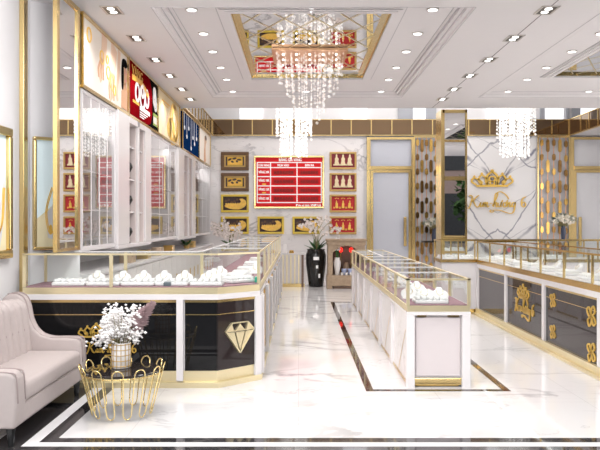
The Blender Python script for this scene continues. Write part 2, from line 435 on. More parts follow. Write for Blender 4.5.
for k, (T, MI) in enumerate(((T1, MI1), (T2, MI2))):
    g = MB()  # flat grey strips painting shadow lines along the moulding edges
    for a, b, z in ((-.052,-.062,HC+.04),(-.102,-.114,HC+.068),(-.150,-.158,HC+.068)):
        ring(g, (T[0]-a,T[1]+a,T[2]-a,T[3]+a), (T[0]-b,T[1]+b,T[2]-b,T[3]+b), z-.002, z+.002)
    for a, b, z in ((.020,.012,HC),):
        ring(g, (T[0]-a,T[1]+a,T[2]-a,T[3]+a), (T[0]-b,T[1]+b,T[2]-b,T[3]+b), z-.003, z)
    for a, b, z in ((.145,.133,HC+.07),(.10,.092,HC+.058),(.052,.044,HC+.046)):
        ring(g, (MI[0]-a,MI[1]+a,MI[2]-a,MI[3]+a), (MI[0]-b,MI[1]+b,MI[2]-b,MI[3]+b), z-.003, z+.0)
    struct(g.build('trim_%d' % (12+k), M['shadeline'], base=(0,0,0)))
struct(BOX(2.512, 2.520, 4.3, 13.55, HC-.003, HC).build('trim_9', M['ceiljoint'], base=(0,0,0)))  # dark joint line running along the ceiling

struct(BOX(-2.75, -2.6, 4.2, 6.98, 0, HC+.0).build('wall_left', M['white'], base=(0,0,0)))
struct(BOX(-3.0, -2.86, 4.2, YB, 0, 5.2).build('wall_side', M['white'], base=(0,0,0)))
struct(BOX(-3, XR, YB, YB+.15, 0, HC+.42).build('wall_back', M['wall_marble'], base=(0,0,0)))
struct(BOX(-3, XR, YB+.02, YB+.15, HC+.42, 5.2).build('wall_upper', M['white'], base=(0,0,0)))
struct(BOX(XR, XR+.15, 4.2, YB, 0, 5.2).build('wall_right', M['white'], base=(0,0,0)))
struct(BOX(-3, XR, 4.0, 4.2, HC+.0, 5.3).build('wall_front', M['white'], base=(0,0,0)))
struct(BOX(4.2, 5.93, YB-.03, YB, 0, HC).build('wall_feature', M['logo_marble'], base=(0,0,0)))
# daylit panels and grey piers above the fascia
k = 1
for a, b, mt in ((240,262,'skylight'),(343,367,'skylight'),(398,413,'greywin'),(413,425,'skylight'),(426,436,'greywin'),
                 (487,498,'skylight'),(540,544,'greywin'),(546,563,'skylight'),(566,569,'greywin'),(572,580,'greywin'),(581,596,'skylight')):
    o = BOX(wx(a, YB), wx(b, YB), YB-.03, YB+.02, 4.06, 4.9).build('window_%d' % k, M[mt], base=(0,0,0)); struct(o); k += 1

# ------------------------------------------------------------------ bronze mirrored fascia round the void
def fascia(name, T, L, joints, label):
    root = thing(name, T(0,0,HC), label, 'fascia', 'bronze mirror fascia round the ceiling void')
    js = [0] + joints + [L]
    for a, b in zip(js[:-1], js[1:]):
        MB().obox(T, a+.015, b-.015, .0, .05, HC+.03, HC+.395).build('mirror_panel', M['bronze'], root)
    for j in js:
        MB().obox(T, max(0,j-.014), min(L,j+.014), -.012, .05, HC+.02, HC+.40).build('gold_strip', M['gold'], root)
    for z in (HC, HC+.39):
        MB().obox(T, 0, L, -.015, .06, z, z+.02).build('gold_rail', M['gold'], root)
    return root
j = [wx(x, YB)+2.14 for x in (233,252.5,272.5,291,310.5,331,351,371,391.5,411.5,432,450,468,489,510,533,551)]
fascia('bronze_fascia', lambda u,d,z: (-2.14+u, YB-.06+d, z), 8.87, j, 'long bronze mirror fascia with gold strips across the back wall')
fascia('bronze_fascia', lambda u,d,z: (-2.15-d, 13.7+u, z), 4.24, [.45*i for i in range(1,9)], 'bronze mirror fascia above the posters on the left')
fascia('bronze_fascia', lambda u,d,z: (6.74+d, 13.7+u, z), 4.24, [.5*i for i in range(1,8)], 'bronze mirror fascia running forward at the upper right')

# ------------------------------------------------------------------ framed pictures on the back wall
def picture(px, py, pw, ph, style, label, group):
    x0, x1 = wx(px, YB), wx(px+pw, YB); z1, z0 = wz(py, YB), wz(py+ph, YB)
    P = PY(YB); root = thing('framed_picture', ((x0+x1)/2, YB-.02, z0), label, 'picture', group)
    fw = {'wood': .085, 'gilt': .055, 'gold': .05}[style[0]]
    fm = M[{'wood': 'woodframe', 'gilt': 'yellowframe', 'gold': 'goldframe'}[style[0]]]
    m = MB()
    m.prism(rect(x0,x1,z0,z0+fw),P,0,.05); m.prism(rect(x0,x1,z1-fw,z1),P,0,.05)
    m.prism(rect(x0,x0+fw,z0+fw,z1-fw),P,0,.05); m.prism(rect(x1-fw,x1,z0+fw,z1-fw),P,0,.05)
    m.build('frame', fm, root, bevel=.012)
    if style[0] == 'wood':
        m = MB(); a = fw; b = fw+.035
        m.prism(rect(x0+a,x1-a,z0+a,z0+b),P,0,.035); m.prism(rect(x0+a,x1-a,z1-b,z1-a),P,0,.035)
        m.prism(rect(x0+a,x0+b,z0+b,z1-b),P,0,.035); m.prism(rect(x1-b,x1-a,z0+b,z1-b),P,0,.035)
        m.build('inner_frame', M['goldframe'], root)
    cm = M[{'horse': 'canvas_dark', 'bird': 'canvas_dark', 'ivory': 'canvas_red', 'trio': 'canvas_bright'}[style[1]]]
    MB().prism(rect(x0+fw*.9,x1-fw*.9,z0+fw*.9,z1-fw*.9),P,.002,.015).build('canvas', cm, root)
    cx, cz = (x0+x1)/2, (z0+z1)/2; w = (x1-x0)-2*fw; h = (z1-z0)-2*fw
    m = MB()
    if style[1] == 'horse':       # gilded galloping figures over amber ground
        MB().prism(rect(cx-w*.36, cx+w*.36, cz-h*.36, cz+h*.36), P, .015, .018).build('amber_ground', M['tan'], root)
        mm = MB()
        for i, (u, v, a) in enumerate(((-.24,.14,.11),(-.02,.22,.12),(.2,.12,.12),(-.12,-.05,.08),(.1,-.02,.07))):
            mm.prism(ell(cx+u*w, cz+v*h, a*w*.9, .09*h, 8, .5-i*.3), P, .018, .040)
        mm.build('dark_figure', M['canvas_dark'], root)
        for e_, (u, v, a, b, rr_) in enumerate(((-.15,.02,.12,.10,.3),(.03,.08,.10,.13,.8),(.2,-.02,.12,.09,-.2),(-.05,-.2,.26,.07,0),(.12,-.14,.08,.11,.5),(-.25,-.12,.05,.12,.2))):
            m.prism(ell(cx+u*w, cz+v*h, a*w*1.15, b*h*1.15, 10, rr_), P, .018, .030+.002*e_)
        m.build('gilded_relief', M['gildfig'], root)
    elif style[1] == 'bird':      # long-tailed gilded bird sweeping to the right
        p = [(-.38,-.18),(-.2,-.24),(.0,-.25),(.2,-.2),(.34,-.05),(.36,.12),(.30,.26)]
        pts = catmull([(cx+a*w, cz+b*h) for a,b in p], 4); n = len(pts)
        for i, (a, b) in enumerate(pts):
            r = (.09+.13*math.sin(PI*i/n))*h
            m.prism(ell(a, b, r*1.1, r, 9), P, .012, .03+.0012*i)
        for i in range(6):
            m.prism(ell(cx+(-.34+.09*i)*w, cz-.08*h, .05*w, .14*h, 8, .8-.2*i), P, .012, .022+.001*i)
        m.prism(ell(cx+.24*w, cz+.3*h, .05*w, .05*h), P, .012, .03)
        m.build('gilded_bird', M['gildfig'], root)
        mm = MB()
        for i in range(5): mm.prism(ell(cx+(-.38+.12*i)*w, cz+(.18+.1*math.sin(i*2))*h, .06*w, .09*h, 7, i), P, .010, .018)
        mm.build('dark_foliage', M['woodframe'], root)
    else:
        fmx = M['ivoryfig'] if style[1] == 'ivory' else M['gildfig']
        sc = 1.0 if style[1] == 'ivory' else .66
        for u, lean in ((-.27,-.02),(.0,.0),(.27,.03)):
            f = MB(); X = cx+u*w; B = cz-.36*h if sc == 1 else cz-.34*h
            pr = [(-.085,0),(-.10,.18),(-.075,.36),(-.085,.5),(-.05,.60),(-.03,.64),(-.045,.70),(-.03,.79),(0,.86),(.03,.79),(.045,.70),(.03,.64),(.05,.60),(.095,.48),(.07,.34),(.10,.16),(.085,0)]
            f.prism([(X+a*w*.95*sc+lean*b*w, B+b*h*sc) for a,b in pr], P, .012, .035)
            f.build('figure', fmx, root, bevel=.006)
            mm = MB()
            for sgn in (-1,1):
                mm.prism(ell(X+sgn*.12*w, cz-.3*h, .035*w, .07*h, 8), P, .012, .022)
            if sc < 1:
                for q in (-.06, 0, .06): mm.prism(ell(X+q*w, cz+.36*h+.03*h*(q==0), .03*w, .03*h, 8), P, .012, .018)
            mm.build('ornament', fmx, root)
    return root
G1 = 'gilded pictures left of the red board'; G2 = 'red pictures right of the red board'
picture(221,152,28,18.5,('wood','horse'),'topmost dark wood framed gilded picture left of the red price board',G1)
picture(221,173,28,18.5,('wood','horse'),'second dark wood framed gilded picture down, left of the red price board',G1)
picture(221,194.5,28,18,('gilt','bird'),'yellow framed golden bird picture beside the red board, third in the left column',G1)
picture(221,216.5,28,17.5,('gilt','bird'),'yellow framed golden bird picture at the bottom of the left column',G1)
picture(257.5,216.5,26.5,17.5,('gilt','bird'),'yellow framed golden bird picture under the left half of the red board',G1)
picture(292.5,216.5,27,17.5,('gilt','bird'),'yellow framed golden bird picture under the right half of the red board',G1)
picture(329.5,152,27,17.5,('gold','ivory'),'topmost maroon picture of three ivory figures right of the red board',G2)
picture(329.5,173,27,18.5,('gold','ivory'),'second maroon picture of three ivory figures right of the red board',G2)
picture(329.5,194.5,27,18,('gold','trio'),'bright red picture of three small gold figures, third in the right column',G2)
picture(329.5,216.3,27,18,('gold','trio'),'bright red picture of three small gold figures above the wooden shrine',G2)

# ------------------------------------------------------------------ red price board
def price_board():
    P = PY(YB); X = lambda x: wx(x, YB); Z = lambda y: wz(y, YB)
    r = thing('price_board', (X(289.5), YB-.02, Z(208)), 'red price board with white lettering in a gold frame on the back wall', 'sign')
    x0,x1,z1,z0 = X(254),X(324),Z(156),Z(208.5); fw = .045
    m = MB()
    m.prism(rect(x0,x1,z0,z0+fw),P,0,.07); m.prism(rect(x0,x1,z1-fw,z1),P,0,.07)
    m.prism(rect(x0,x0+fw,z0+fw,z1-fw),P,0,.07); m.prism(rect(x1-fw,x1,z0+fw,z1-fw),P,0,.07)
    m.build('frame', M['gold'], r, bevel=.01)
    MB().prism(rect(x0+fw,x1-fw,z0+fw,z1-fw),P,.0,.03).build('panel', M['red'], r)
    cols = [257.3,270.6,297,321.3]; rows = [162.6,167.7,176.7,186,194.5,202.6]
    g = MB(); t = .012
    for y in rows: g.prism(rect(X(cols[0])-t,X(cols[3])+t,Z(y)-t,Z(y)+t),P,.03,.034)
    for x in cols: g.prism(rect(X(x)-t,X(x)+t,Z(rows[-1]),Z(rows[0])),P,.03,.034)
    g.build('grid_lines', M['whiteink'], r)
    t = MB(); text(t,'BẢNG GIÁ VÀNG',X(290.3),Z(161.4),.075,P,.036,bold=.006,width=.56); t.build('title_text', M['whiteink'], r)
    t = MB(); text(t,'LOẠI VÀNG',X(264),Z(166.6),.062,P,.036,bold=.004,width=.28)
    text(t,'MUA VÀO',X(283.3),Z(166.6),.062,P,.036,bold=.005,width=.28)
    text(t,'BÁN RA',X(309.6),Z(166.6),.062,P,.036,bold=.005,width=.22); t.build('header_text', M['whiteink'], r)
    names = ['VÀNG 24K','VÀNG 18K','VÀNG 15K','VÀNG 10K']
    for i in range(4):
        ya, yb = rows[i+1], rows[i+2]; mid = (ya+yb)/2
        t = MB(); text(t,names[i],X(264),Z(mid+1.2-(.8 if i in(1,2) else 0)),.065,P,.036,bold=.005,width=.27); t.build('row_text', M['whiteink'], r)
        if i in (1,2): MB().prism(rect(X(262.3),X(266),Z(yb-1),Z(yb-2.4)),P,.03,.036).build('yellow_mark', M['yellowink'], r)
        for c in (1,2):
            a, b = X(cols[c]+1.8), X(cols[c+1]-1.8)
            MB().prism(rect(a,b,Z(mid+2.6),Z(mid-2.6)),P,.03,.033).build('display_window', M['redcell'], r)
            t = MB(); text(t,'8888888',(a+b)/2,Z(mid+2),.088,P,.036,width=(b-a)*.84); t.build('digits', M['digit'], r)
    t = MB(); text(t,'Đơn vị tính: VNĐ/chỉ',X(320.8),Z(206.3),.055,P,.036,bold=.004,align='R',width=.62); t.build('footer_text', M['whiteink'], r)
price_board()

# ------------------------------------------------------------------ brand marks: crown, script lettering, diamond
def crown(mb, u, v, w, P, d0, d1, flip=1):
    U = lambda a: u+flip*a*w
    V = lambda b: v+b*w*.80
    mb.prism([(U(a),V(b)) for a,b in ((-.42,0),(.42,0),(.44,.07),(-.44,.07))][::flip], P, d0, d1)
    st = .038*w
    for q in (-1, 1):
        for a0, a1, lean, h in ((.15,.29,.06,.40),(.30,.43,.12,.30)):
            pts = [(q*a0,.07),(q*(a0+lean*.2-.03),h*.6),(q*((a0+a1)/2+lean),h),(q*(a1+lean*.7+.04),h*.6),(q*a1,.07)]
            ribbon(mb, [(U(x),V(y)) for x,y in pts], st, P, d0, d1)
            mb.prism(ell(U(q*((a0+a1)/2+lean)),V(h+.05),.032*w,.032*w,8),P,d0,d1)
    pts = [(-.12,.07),(-.17,.22),(-.12,.40),(0,.50),(.12,.40),(.17,.22),(.12,.07)]
    ribbon(mb, [(U(x),V(y)) for x,y in pts], st*1.2, P, d0, d1)
    mb.prism(ell(U(0),V(.54),.045*w,.045*w,10),P,d0,d1)
    ribbon(mb, [(U(.085*math.cos(t)),V(.27+.085*math.sin(t))) for t in [2*PI*k/12 for k in range(13)]], st, P, d0, d1)
    ribbon(mb, [(U(.06*math.cos(t)),V(.13+.05*math.sin(t))) for t in [2*PI*k/12 for k in range(13)]], st*.8, P, d0, d1)
STROKES = [  # "Kim-Hương 6" as a running hand; unit: x-height 1
    [(.1,2.3),(.35,2.5),(.75,2.2),(.55,1.2),(.25,.2),(.0,-.3),(-.25,-.15)],
    [(2.2,2.5),(1.7,2.2),(.9,1.35),(.6,1.15)], [(.75,1.3),(1.1,1.0),(1.5,.2),(1.9,-.05),(2.25,.3)],
    [(2.25,.3),(2.6,1.0),(2.45,.3),(2.6,0),(2.9,.3)],
    [(2.9,.3),(3.2,1.0),(3.05,.0)], [(3.1,.4),(3.5,1.0),(3.6,.8),(3.45,.0)], [(3.5,.4),(3.9,1.0),(4.05,.8),(3.9,.2),(4.1,0),(4.4,.3)],
    [(4.5,.75),(5.0,.8)],
    [(5.1,.2),(5.7,1.4),(6.2,2.6),(6.0,3.0),(5.7,2.6),(5.5,1.2),(5.3,0)], [(5.4,.4),(5.8,1.0),(6.0,.8),(5.85,.2),(6.05,0),(6.35,.4)],
    [(6.35,.9),(6.3,.2),(6.55,0),(6.85,.4),(7.0,1.0),(6.9,.2),(7.1,0)], [(7.0,1.0),(7.25,1.25),(7.2,1.5)],
    [(7.9,.9),(7.55,.9),(7.4,.4),(7.6,0),(7.95,.1),(8.1,.6),(7.9,.95),(8.3,.9)], [(8.0,1.0),(8.3,1.25),(8.25,1.5)],
    [(8.4,1.0),(8.3,0)], [(8.35,.4),(8.75,1.0),(8.9,.8),(8.75,.2),(8.95,0),(9.2,.3)],
    [(9.95,.9),(9.5,.95),(9.3,.4),(9.5,0),(9.85,.3),(10.05,1.0),(9.85,-.4),(9.4,-1.3),(8.4,-1.3),(6.5,-.7),(4.6,-.75),(4.9,-1.15),(5.4,-.9)],
    [(5.9,2.9),(6.8,3.3),(8.0,2.6),(8.6,1.7)],
    [(12.3,2.2),(11.7,1.9),(11.35,1.1),(11.4,.3),(11.8,0),(12.2,.3),(12.15,.85),(11.8,1.05),(11.45,.7)],
]
def script(mb, u, v, w, P, d0, d1, weight=.16, flip=1):
    k = w/12.7
    for s in STROKES:
        ribbon(mb, [(u+flip*(a-6.2)*k, v+b*k) for a,b in s], weight*k, P, d0, d1, 5)
def diamond(root, P, u, v, w, d):
    # cut-gem emblem: gold facets with dark gaps
    pts = dict(a=(-.5,.18), b=(-.28,.40), c=(.28,.40), e=(.5,.18), f=(0,-.45), g=(-.2,.18), h=(.2,.18), t=(0,.40))
    def tri(*ks, s=.86):
        q = [pts[k] for k in ks]; cx = sum(p[0] for p in q)/len(q); cy = sum(p[1] for p in q)/len(q)
        return [(u+(cx+(p[0]-cx)*s)*w, v+(cy+(p[1]-cy)*s)*w) for p in q]
    m = MB()
    for ks in (('a','g','b'),('g','t','b'),('g','h','t'),('h','c','t'),('h','e','c')): pass
    for i, ks in enumerate((('a','g','b'),('g','h','t'),('h','e','c'))): m.prism(tri(*ks, s=.8), P, d, d+.02)
    for ks in (('a','f','g'),('g','f','h'),('h','f','e')): 
        m.prism(tri(*ks, s=.82), P, d, d+.02)
    for a, b in (('a','b'),('b','c'),('c','e'),('e','f'),('f','a'),('a','e')):
        ribbon(m, [(u+pts[a][0]*w, v+pts[a][1]*w), (u+pts[b][0]*w, v+pts[b][1]*w)], .035*w, P, d, d+.025, 0)
    m.build('diamond_emblem', M['palegold'], root)

sg = thing('wall_sign', (5.0, YB-.04, wz(205, YB)), 'raised gold crown and script shop name on the bookmatched marble wall', 'sign')
m = MB(); crown(m, wx(491.5,YB), wz(187,YB), .92, PY(YB-.03), .0, .05); m.build('crown_emblem', M['signgold'], sg)
m = MB(); script(m, wx(497,YB), wz(207,YB), 1.47, PY(YB-.03), .0, .04, .18); m.build('script_lettering', M['signgold'], sg)

# ------------------------------------------------------------------ doors, lattice screens, mirrored column
def door(name, x0, x1, glassmat, handle_x, label=None):
    P = PY(YB)
    zt = wz(137.5,YB); zd0, zd1 = wz(170,YB), wz(166.5,YB)
    r = MB()
    fw = .09
    r.prism(rect(x0,x0+fw,0,zt),P,0,.1); r.prism(rect(x1-fw,x1,0,zt),P,0,.1); r.prism(rect(x0+fw,x1-fw,zt-.06,zt),P,0,.1); r.prism(rect(x0+fw,x1-fw,zd0,zd1),P,0,.12)
    o = struct(r.build(name, M['gold'], base=((x0+x1)/2, YB, 0)))
    MB().prism(rect(x0+fw,x1-fw,zd1,zt-.06),P,.01,.03).build('transom_pane', glassmat, o)
    m = MB(); a, b = x0+fw+.01, x1-fw-.01; c = zd0-.01; w = .06
    m.prism(rect(a,a+w,.02,c),P,.02,.075); m.prism(rect(b-w,b,.02,c),P,.02,.075); m.prism(rect(a+w,b-w,c-w,c),P,.02,.075); m.prism(rect(a+w,b-w,.02,.02+w),P,.02,.075)
    lf = m.build('door_leaf', M['gold'], o)
    MB().prism(rect(a+w,b-w,.02+w,c-w),P,.03,.045).build('door_pane', glassmat, lf)
    MB().prism(rect(handle_x-.035,handle_x+.035,wz(246,YB),wz(217,YB)),P,.075,.13).build('door_handle', M['gold'], lf, bevel=.01)
    return o
door('door_1', wx(366.5,YB), wx(414.5,YB), M['frost'], wx(404.5,YB))
door('door_2', wx(569,YB), wx(621,YB), M['frostwhite'], wx(578.5,YB))

def lattice(x0, x1, label, n=5):
    Y = YB-.10
    r = thing('lattice_screen', ((x0+x1)/2, Y, 0), label, 'screen')
    m = MB()
    m.box(x0-.03,x0,Y-.02,Y+.02,0,HC-.02); m.box(x1,x1+.03,Y-.02,Y+.02,0,HC-.02); m.box(x0,x1,Y-.02,Y+.02,HC-.05,HC-.02); m.box(x0,x1,Y-.02,Y+.02,.0,.05)
    m.build('frame', M['gold'], r)
    BOX(x0, x1, YB-.03, YB-.005, .0, HC-.05).build('backing_panel', M['lacquer'], r)
    for i in range(n):
        x = x0+(i+.5)*(x1-x0)/n
        BOX(x-.010,x+.010,Y-.008,Y+.008,.05,HC-.05).build('rod', M['copper'], r)
        z = HC-.10; k = i
        L = .31 if i % 2 else .16
        z -= 0 if i % 2 else (.0, .0, .03)[(i//2) % 3]
        w = .038
        while z > .45:
            zz = z-L
            o2 = [(x-w,zz+.035),(x-w+.022,zz),(x+w-.022,zz),(x+w,zz+.035),(x+w,z-.035),(x+w-.022,z),(x-w+.022,z),(x-w,z-.035)]
            MB().prism(o2, PY(Y+.02), 0, .05).build('plate', M[('deepgold','bronzeplate','bronzeplate')[(i+k)%3]], r)
            z = zz-.20; k += 1
    return r
lattice(2.90, 3.46, 'gold plate lattice screen beside the grey glass door')
lattice(5.97, 6.72, 'gold plate lattice screen right of the marble logo wall')

def mirror_column():
    x0, x1, y0 = 2.745, 3.21, 13.72
    r = thing('mirror_column', ((x0+x1)/2, y0+.25, 0), 'gold framed mirror column standing between the lattice and the logo wall', 'column')
    BOX(x0+.02,x1-.02,y0+.02,y0+.5,0,HC-.01).build('core', M['lacquer'], r)
    m = MB(); w = .06
    m.box(x0-.03,x0+.035,y0-.02,y0+.5,0,HC-.01); m.box(x1-.035,x1+.0,y0-.02,y0+.5,0,HC-.01); m.box(x0,x1,y0-.02,y0+.03,HC-.07,HC-.01)
    m.build('gold_edge', M['gold'], r)
    for a, b in ((.05,1.16),(1.21,2.29),(2.37,HC-.08)):
        BOX(x0+.04,x1-.04,y0+.0,y0+.02,a,b).build('mirror_pane', M['mirror'], r)
    for a, b in ((1.16,1.21),(2.29,2.37)):
        BOX(x0+.03,x1-.03,y0-.02,y0+.02,a,b).build('gold_transom', M['gold'], r)
mirror_column()

# ------------------------------------------------------------------ ceiling mirrors with gold strips
def ceiling_mirror(MI, label):
    z = HC+.092
    r = thing('ceiling_mirror', ((MI[0]+MI[1])/2, (MI[2]+MI[3])/2, z), label, 'ceiling mirror', 'mirrors set in the ceiling trays')
    x0,x1,y0,y1 = MI
    BOX(x0,x1,y0,y1,z,z+.02).build('mirror_pane', M['mirror'], r)
    m = MB()
    m.box(x0-.012,x0+.008,y0,y1,HC+.062,z); m.box(x1-.008,x1+.012,y0,y1,HC+.062,z); m.box(x0,x1,y1-.008,y1+.012,HC+.062,z); m.box(x0,x1,y0-.012,y0+.008,HC+.062,z)
    m.box(x0+.008,x0+.085,y0,y1,z-.012,z); m.box(x1-.085,x1-.008,y0,y1,z-.012,z)
    m.build('gold_frame', M['gold'], r)
    m = MB(); step = .36; W = x1-x0; H = y1-y0; w = .016
    def clip(x, y, dx, dy):
        ts = []
        lo, hi = -99, 99
        for p, d, a, b in ((x,dx,x0,x1),(y,dy,y0,y1)):
            t0, t1 = (a-p)/d, (b-p)/d
            lo = max(lo, min(t0,t1)); hi = min(hi, max(t0,t1))
        return (lo, hi) if hi > lo+.02 else None
    for s in (1,-1):
        c = -6
        while c < 8:
            X = x0+c*step
            q = clip(X, y0, 1.0, 1.9*s if s == 1 else -1.9)
            if s == -1: q = clip(X, y1, 1.0, -1.9)
            if q:
                yy = y0 if s == 1 else y1; sl = 1.9*s
                a = (X+q[0], yy+sl*q[0]); b = (X+q[1], yy+sl*q[1])
                dx, dy = 1/2.147*w/2, sl/2.147*w/2
                m.add([(a[0]-dy,a[1]+dx,z-.006),(b[0]-dy,b[1]+dx,z-.006),(b[0]+dy,b[1]-dx,z-.006),(a[0]+dy,a[1]-dx,z-.006)], [(0,1,2,3)])
            c += 1
    m.build('gold_strips', M['palegold'], r)
ceiling_mirror(MI1, 'mirrored ceiling panel crossed by gold strips above the front chandelier')
ceiling_mirror(MI2, 'mirrored ceiling panel crossed by gold strips at the upper right corner')

# ------------------------------------------------------------------ chandeliers
def chandelier(c, w, d, n, m_, ztop, zlow, zmid, label, bright, plate=True, seedv=1):
    rnd = random.Random(seedv)
    r = thing('chandelier', (c[0], c[1], zlow), label, 'chandelier')
    BOX(c[0]-w/2,c[0]+w/2,c[1]-d/2,c[1]+d/2,ztop-.03,ztop).build('canopy', M['copper'] if plate else M['palegold'], r)
    BOX(c[0]-w*.1,c[0]+w*.1,c[1]-d*.1,c[1]+d*.1,ztop,ztop+.02 if plate else HC+1.5).build('ceiling_mount', M['palegold'], r)
    cm = M['crystalbright'] if bright else M['crystal']
    for i in range(n):
        for j in range(m_):
            u = (i+.5)/n*2-1; v = (j+.5)/m_*2-1
            x = c[0]+u*w*.47+rnd.uniform(-.035,.035); y = c[1]+v*d*.47+rnd.uniform(-.035,.035)
            e = max(abs(u),abs(v))
            if bright: L = ztop-(zlow+(zmid-zlow)*(1 if e > .72 else .0)+rnd.uniform(0,.08))
            else: L = ztop-(zlow+(zmid-zlow)*min(1,e*1.08)**1.2+rnd.uniform(0,.14))
            s = MB(); z = ztop-.05; k = 0
            tp = 1-.22*(0 if bright else 1)
            while z > ztop-L:
                f = (ztop-z)/max(.1,(ztop-zlow)); xx = c[0]+(x-c[0])*(1-(1-tp)*f); yy = c[1]+(y-c[1])*(1-(1-tp)*f)
                rr = rnd.choice((.008,.010,.013,.018)) if not bright else rnd.choice((.017,.021,.026))
                s.octa((xx,yy,z), rr, rr*1.5); z -= rr*(3.3 if bright else 4.2); k += 1
            s.ball((xx,yy,z-.0), .020 if not bright else .024, 8, 5)
            s.build('crystal_strand', cm, r)
    if plate:
        for i in range(5):
            u = (i+.5)/5*2-1
            q = MB()
            for k in range(3): q.ball((c[0]+u*w*.44, c[1]-d*.36, ztop-.06-.07*k), .017-.002*k, 8, 5)
            q.build('bulb', M['spark'], r)
        for i in range(7):
            u = (i+.5)/7*2-1
            q = MB(); q.ball((c[0]+u*w*.46, c[1]-d*.5, ztop-.24-.05*(i%2)), .042, 12, 8); q.build('crystal_ball', cm, r)
chandelier((.145, 9.65), .98, .84, 10, 6, HC+.086, 2.66, 3.42, 'large crystal chandelier on a copper plate under the ceiling mirror', False, True, 3)
chandelier((-.10, 15.2), .80, .7, 10, 5, 4.05, 2.92, 3.35, 'bright white crystal chandelier hanging behind the big one, above the red board', True, False, 4)
chandelier((4.58, 15.2), .80, .7, 10, 5, 4.05, 2.92, 3.35, 'bright white crystal chandelier in front of the marble logo wall', True, False, 5)

# ------------------------------------------------------------------ downlights
def downlight(loc, label, group):
    r = thing('round_downlight', loc, label, 'downlight', group)
    m = MB(); n = 20
    for k in range(n):
        a, b = 2*PI*k/n, 2*PI*(k+1)/n
        P = lambda rr, t, z: (loc[0]+rr*math.cos(t), loc[1]+rr*math.sin(t), loc[2]+z)
        m.add([P(.065,a,0),P(.065,b,0),P(.065,b,-.01),P(.065,a,-.01),P(.05,a,-.012),P(.05,b,-.012)], [(0,1,2,3),(3,2,5,4)])
    m.build('ring', M['lampring'], r)
    MB().lathe([(.05,-.013),(.05,-.005)], loc, 20).build('lens', M['lens'], r)
    return r
ORD = ['nearest','second','third','fourth','fifth','sixth']
zt = HC+.07
first = None; spots = []
def put_down(loc, label, group):
    global first
    if first is None: first = downlight(loc, label, group)
    else: dup(first, loc, label, group=group)
    spots.append(loc)
ys = [F*(zt-CAMZ)/d for d in (213,189,171,155,143,131)]
for i, y in enumerate(ys):
    put_down((-1.115,y,zt), ('%s round downlight in the row left of the ceiling mirror' % ORD[i]), 'round downlights in the centre tray')
for i, y in enumerate(ys):
    put_down((1.40,y,zt), ('%s round downlight in the row right of the ceiling mirror' % ORD[i]), 'round downlights in the centre tray')
put_down((.135,ys[0],zt), 'round downlight centred at the near edge of the big ceiling mirror', 'round downlights in the centre tray')
put_down((.135,ys[5],zt), 'round downlight centred beyond the far edge of the big ceiling mirror', 'round downlights in the centre tray')
for i, y in enumerate(ys[1:]):
    put_down((3.55,y,zt), '%s round downlight of the row beside the upper right mirror' % ORD[i], 'round downlights in the right tray')
put_down((4.92,ys[5],zt), 'round downlight beyond the far edge of the upper right mirror', 'round downlights in the right tray')

def twin(loc, label, group):
    r = thing('twin_downlight', loc, label, 'downlight', group)
    x,y,z = loc; m = MB(); w, d = .092, .145
    m.box(x-w,x+w,y-d,y-d+.02,z-.008,z); m.box(x-w,x+w,y+d-.02,y+d,z-.008,z); m.box(x-w,x-w+.02,y-d,y+d,z-.008,z); m.box(x+w-.02,x+w,y-d,y+d,z-.008,z)
    m.build('rim', M['lampring'], r)
    BOX(x-w+.02,x+w-.02,y-d+.02,y+d-.02,z-.004,z).build('housing', M['lampbox'], r)
    for s in (-1,1):
        MB().lathe([(.036,-.010),(.036,-.003)], (x, y+s*.060, z), 16).build('lens', M['lens'], r)
    return r
ft = None
for i, dv in enumerate((212,184,162.5,146.5,133,123)):
    y = F*(HC-CAMZ)/dv
    for x, nm in ((-1.89,'square twin downlight in the row above the posters'),(2.516,'square twin downlight along the ceiling joint on the right')):
        lab = '%s %s' % (ORD[i], nm); g = 'twin downlights left' if x < 0 else 'twin downlights right'
        if ft is None: ft = twin((x,y,HC), lab, g)
        else: dup(ft, (x,y,HC), lab, group=g)
        spots.append((x,y,HC))

# ------------------------------------------------------------------ display counters
def run_T(p, d):
    dx, dy = d; nx, ny = -dy, dx           # inward = left of the run
    return lambda u, v, z: (p[0]+dx*u+nx*v, p[1]+dy*u+ny*v, z)

def glass_wall(root, T, u0, u1, d, z0, z1, mat_='glass'):
    MB().quad(T(u0,d,z0),T(u1,d,z0),T(u1,d,z1),T(u0,d,z1)).build('glass_pane', M[mat_], root)

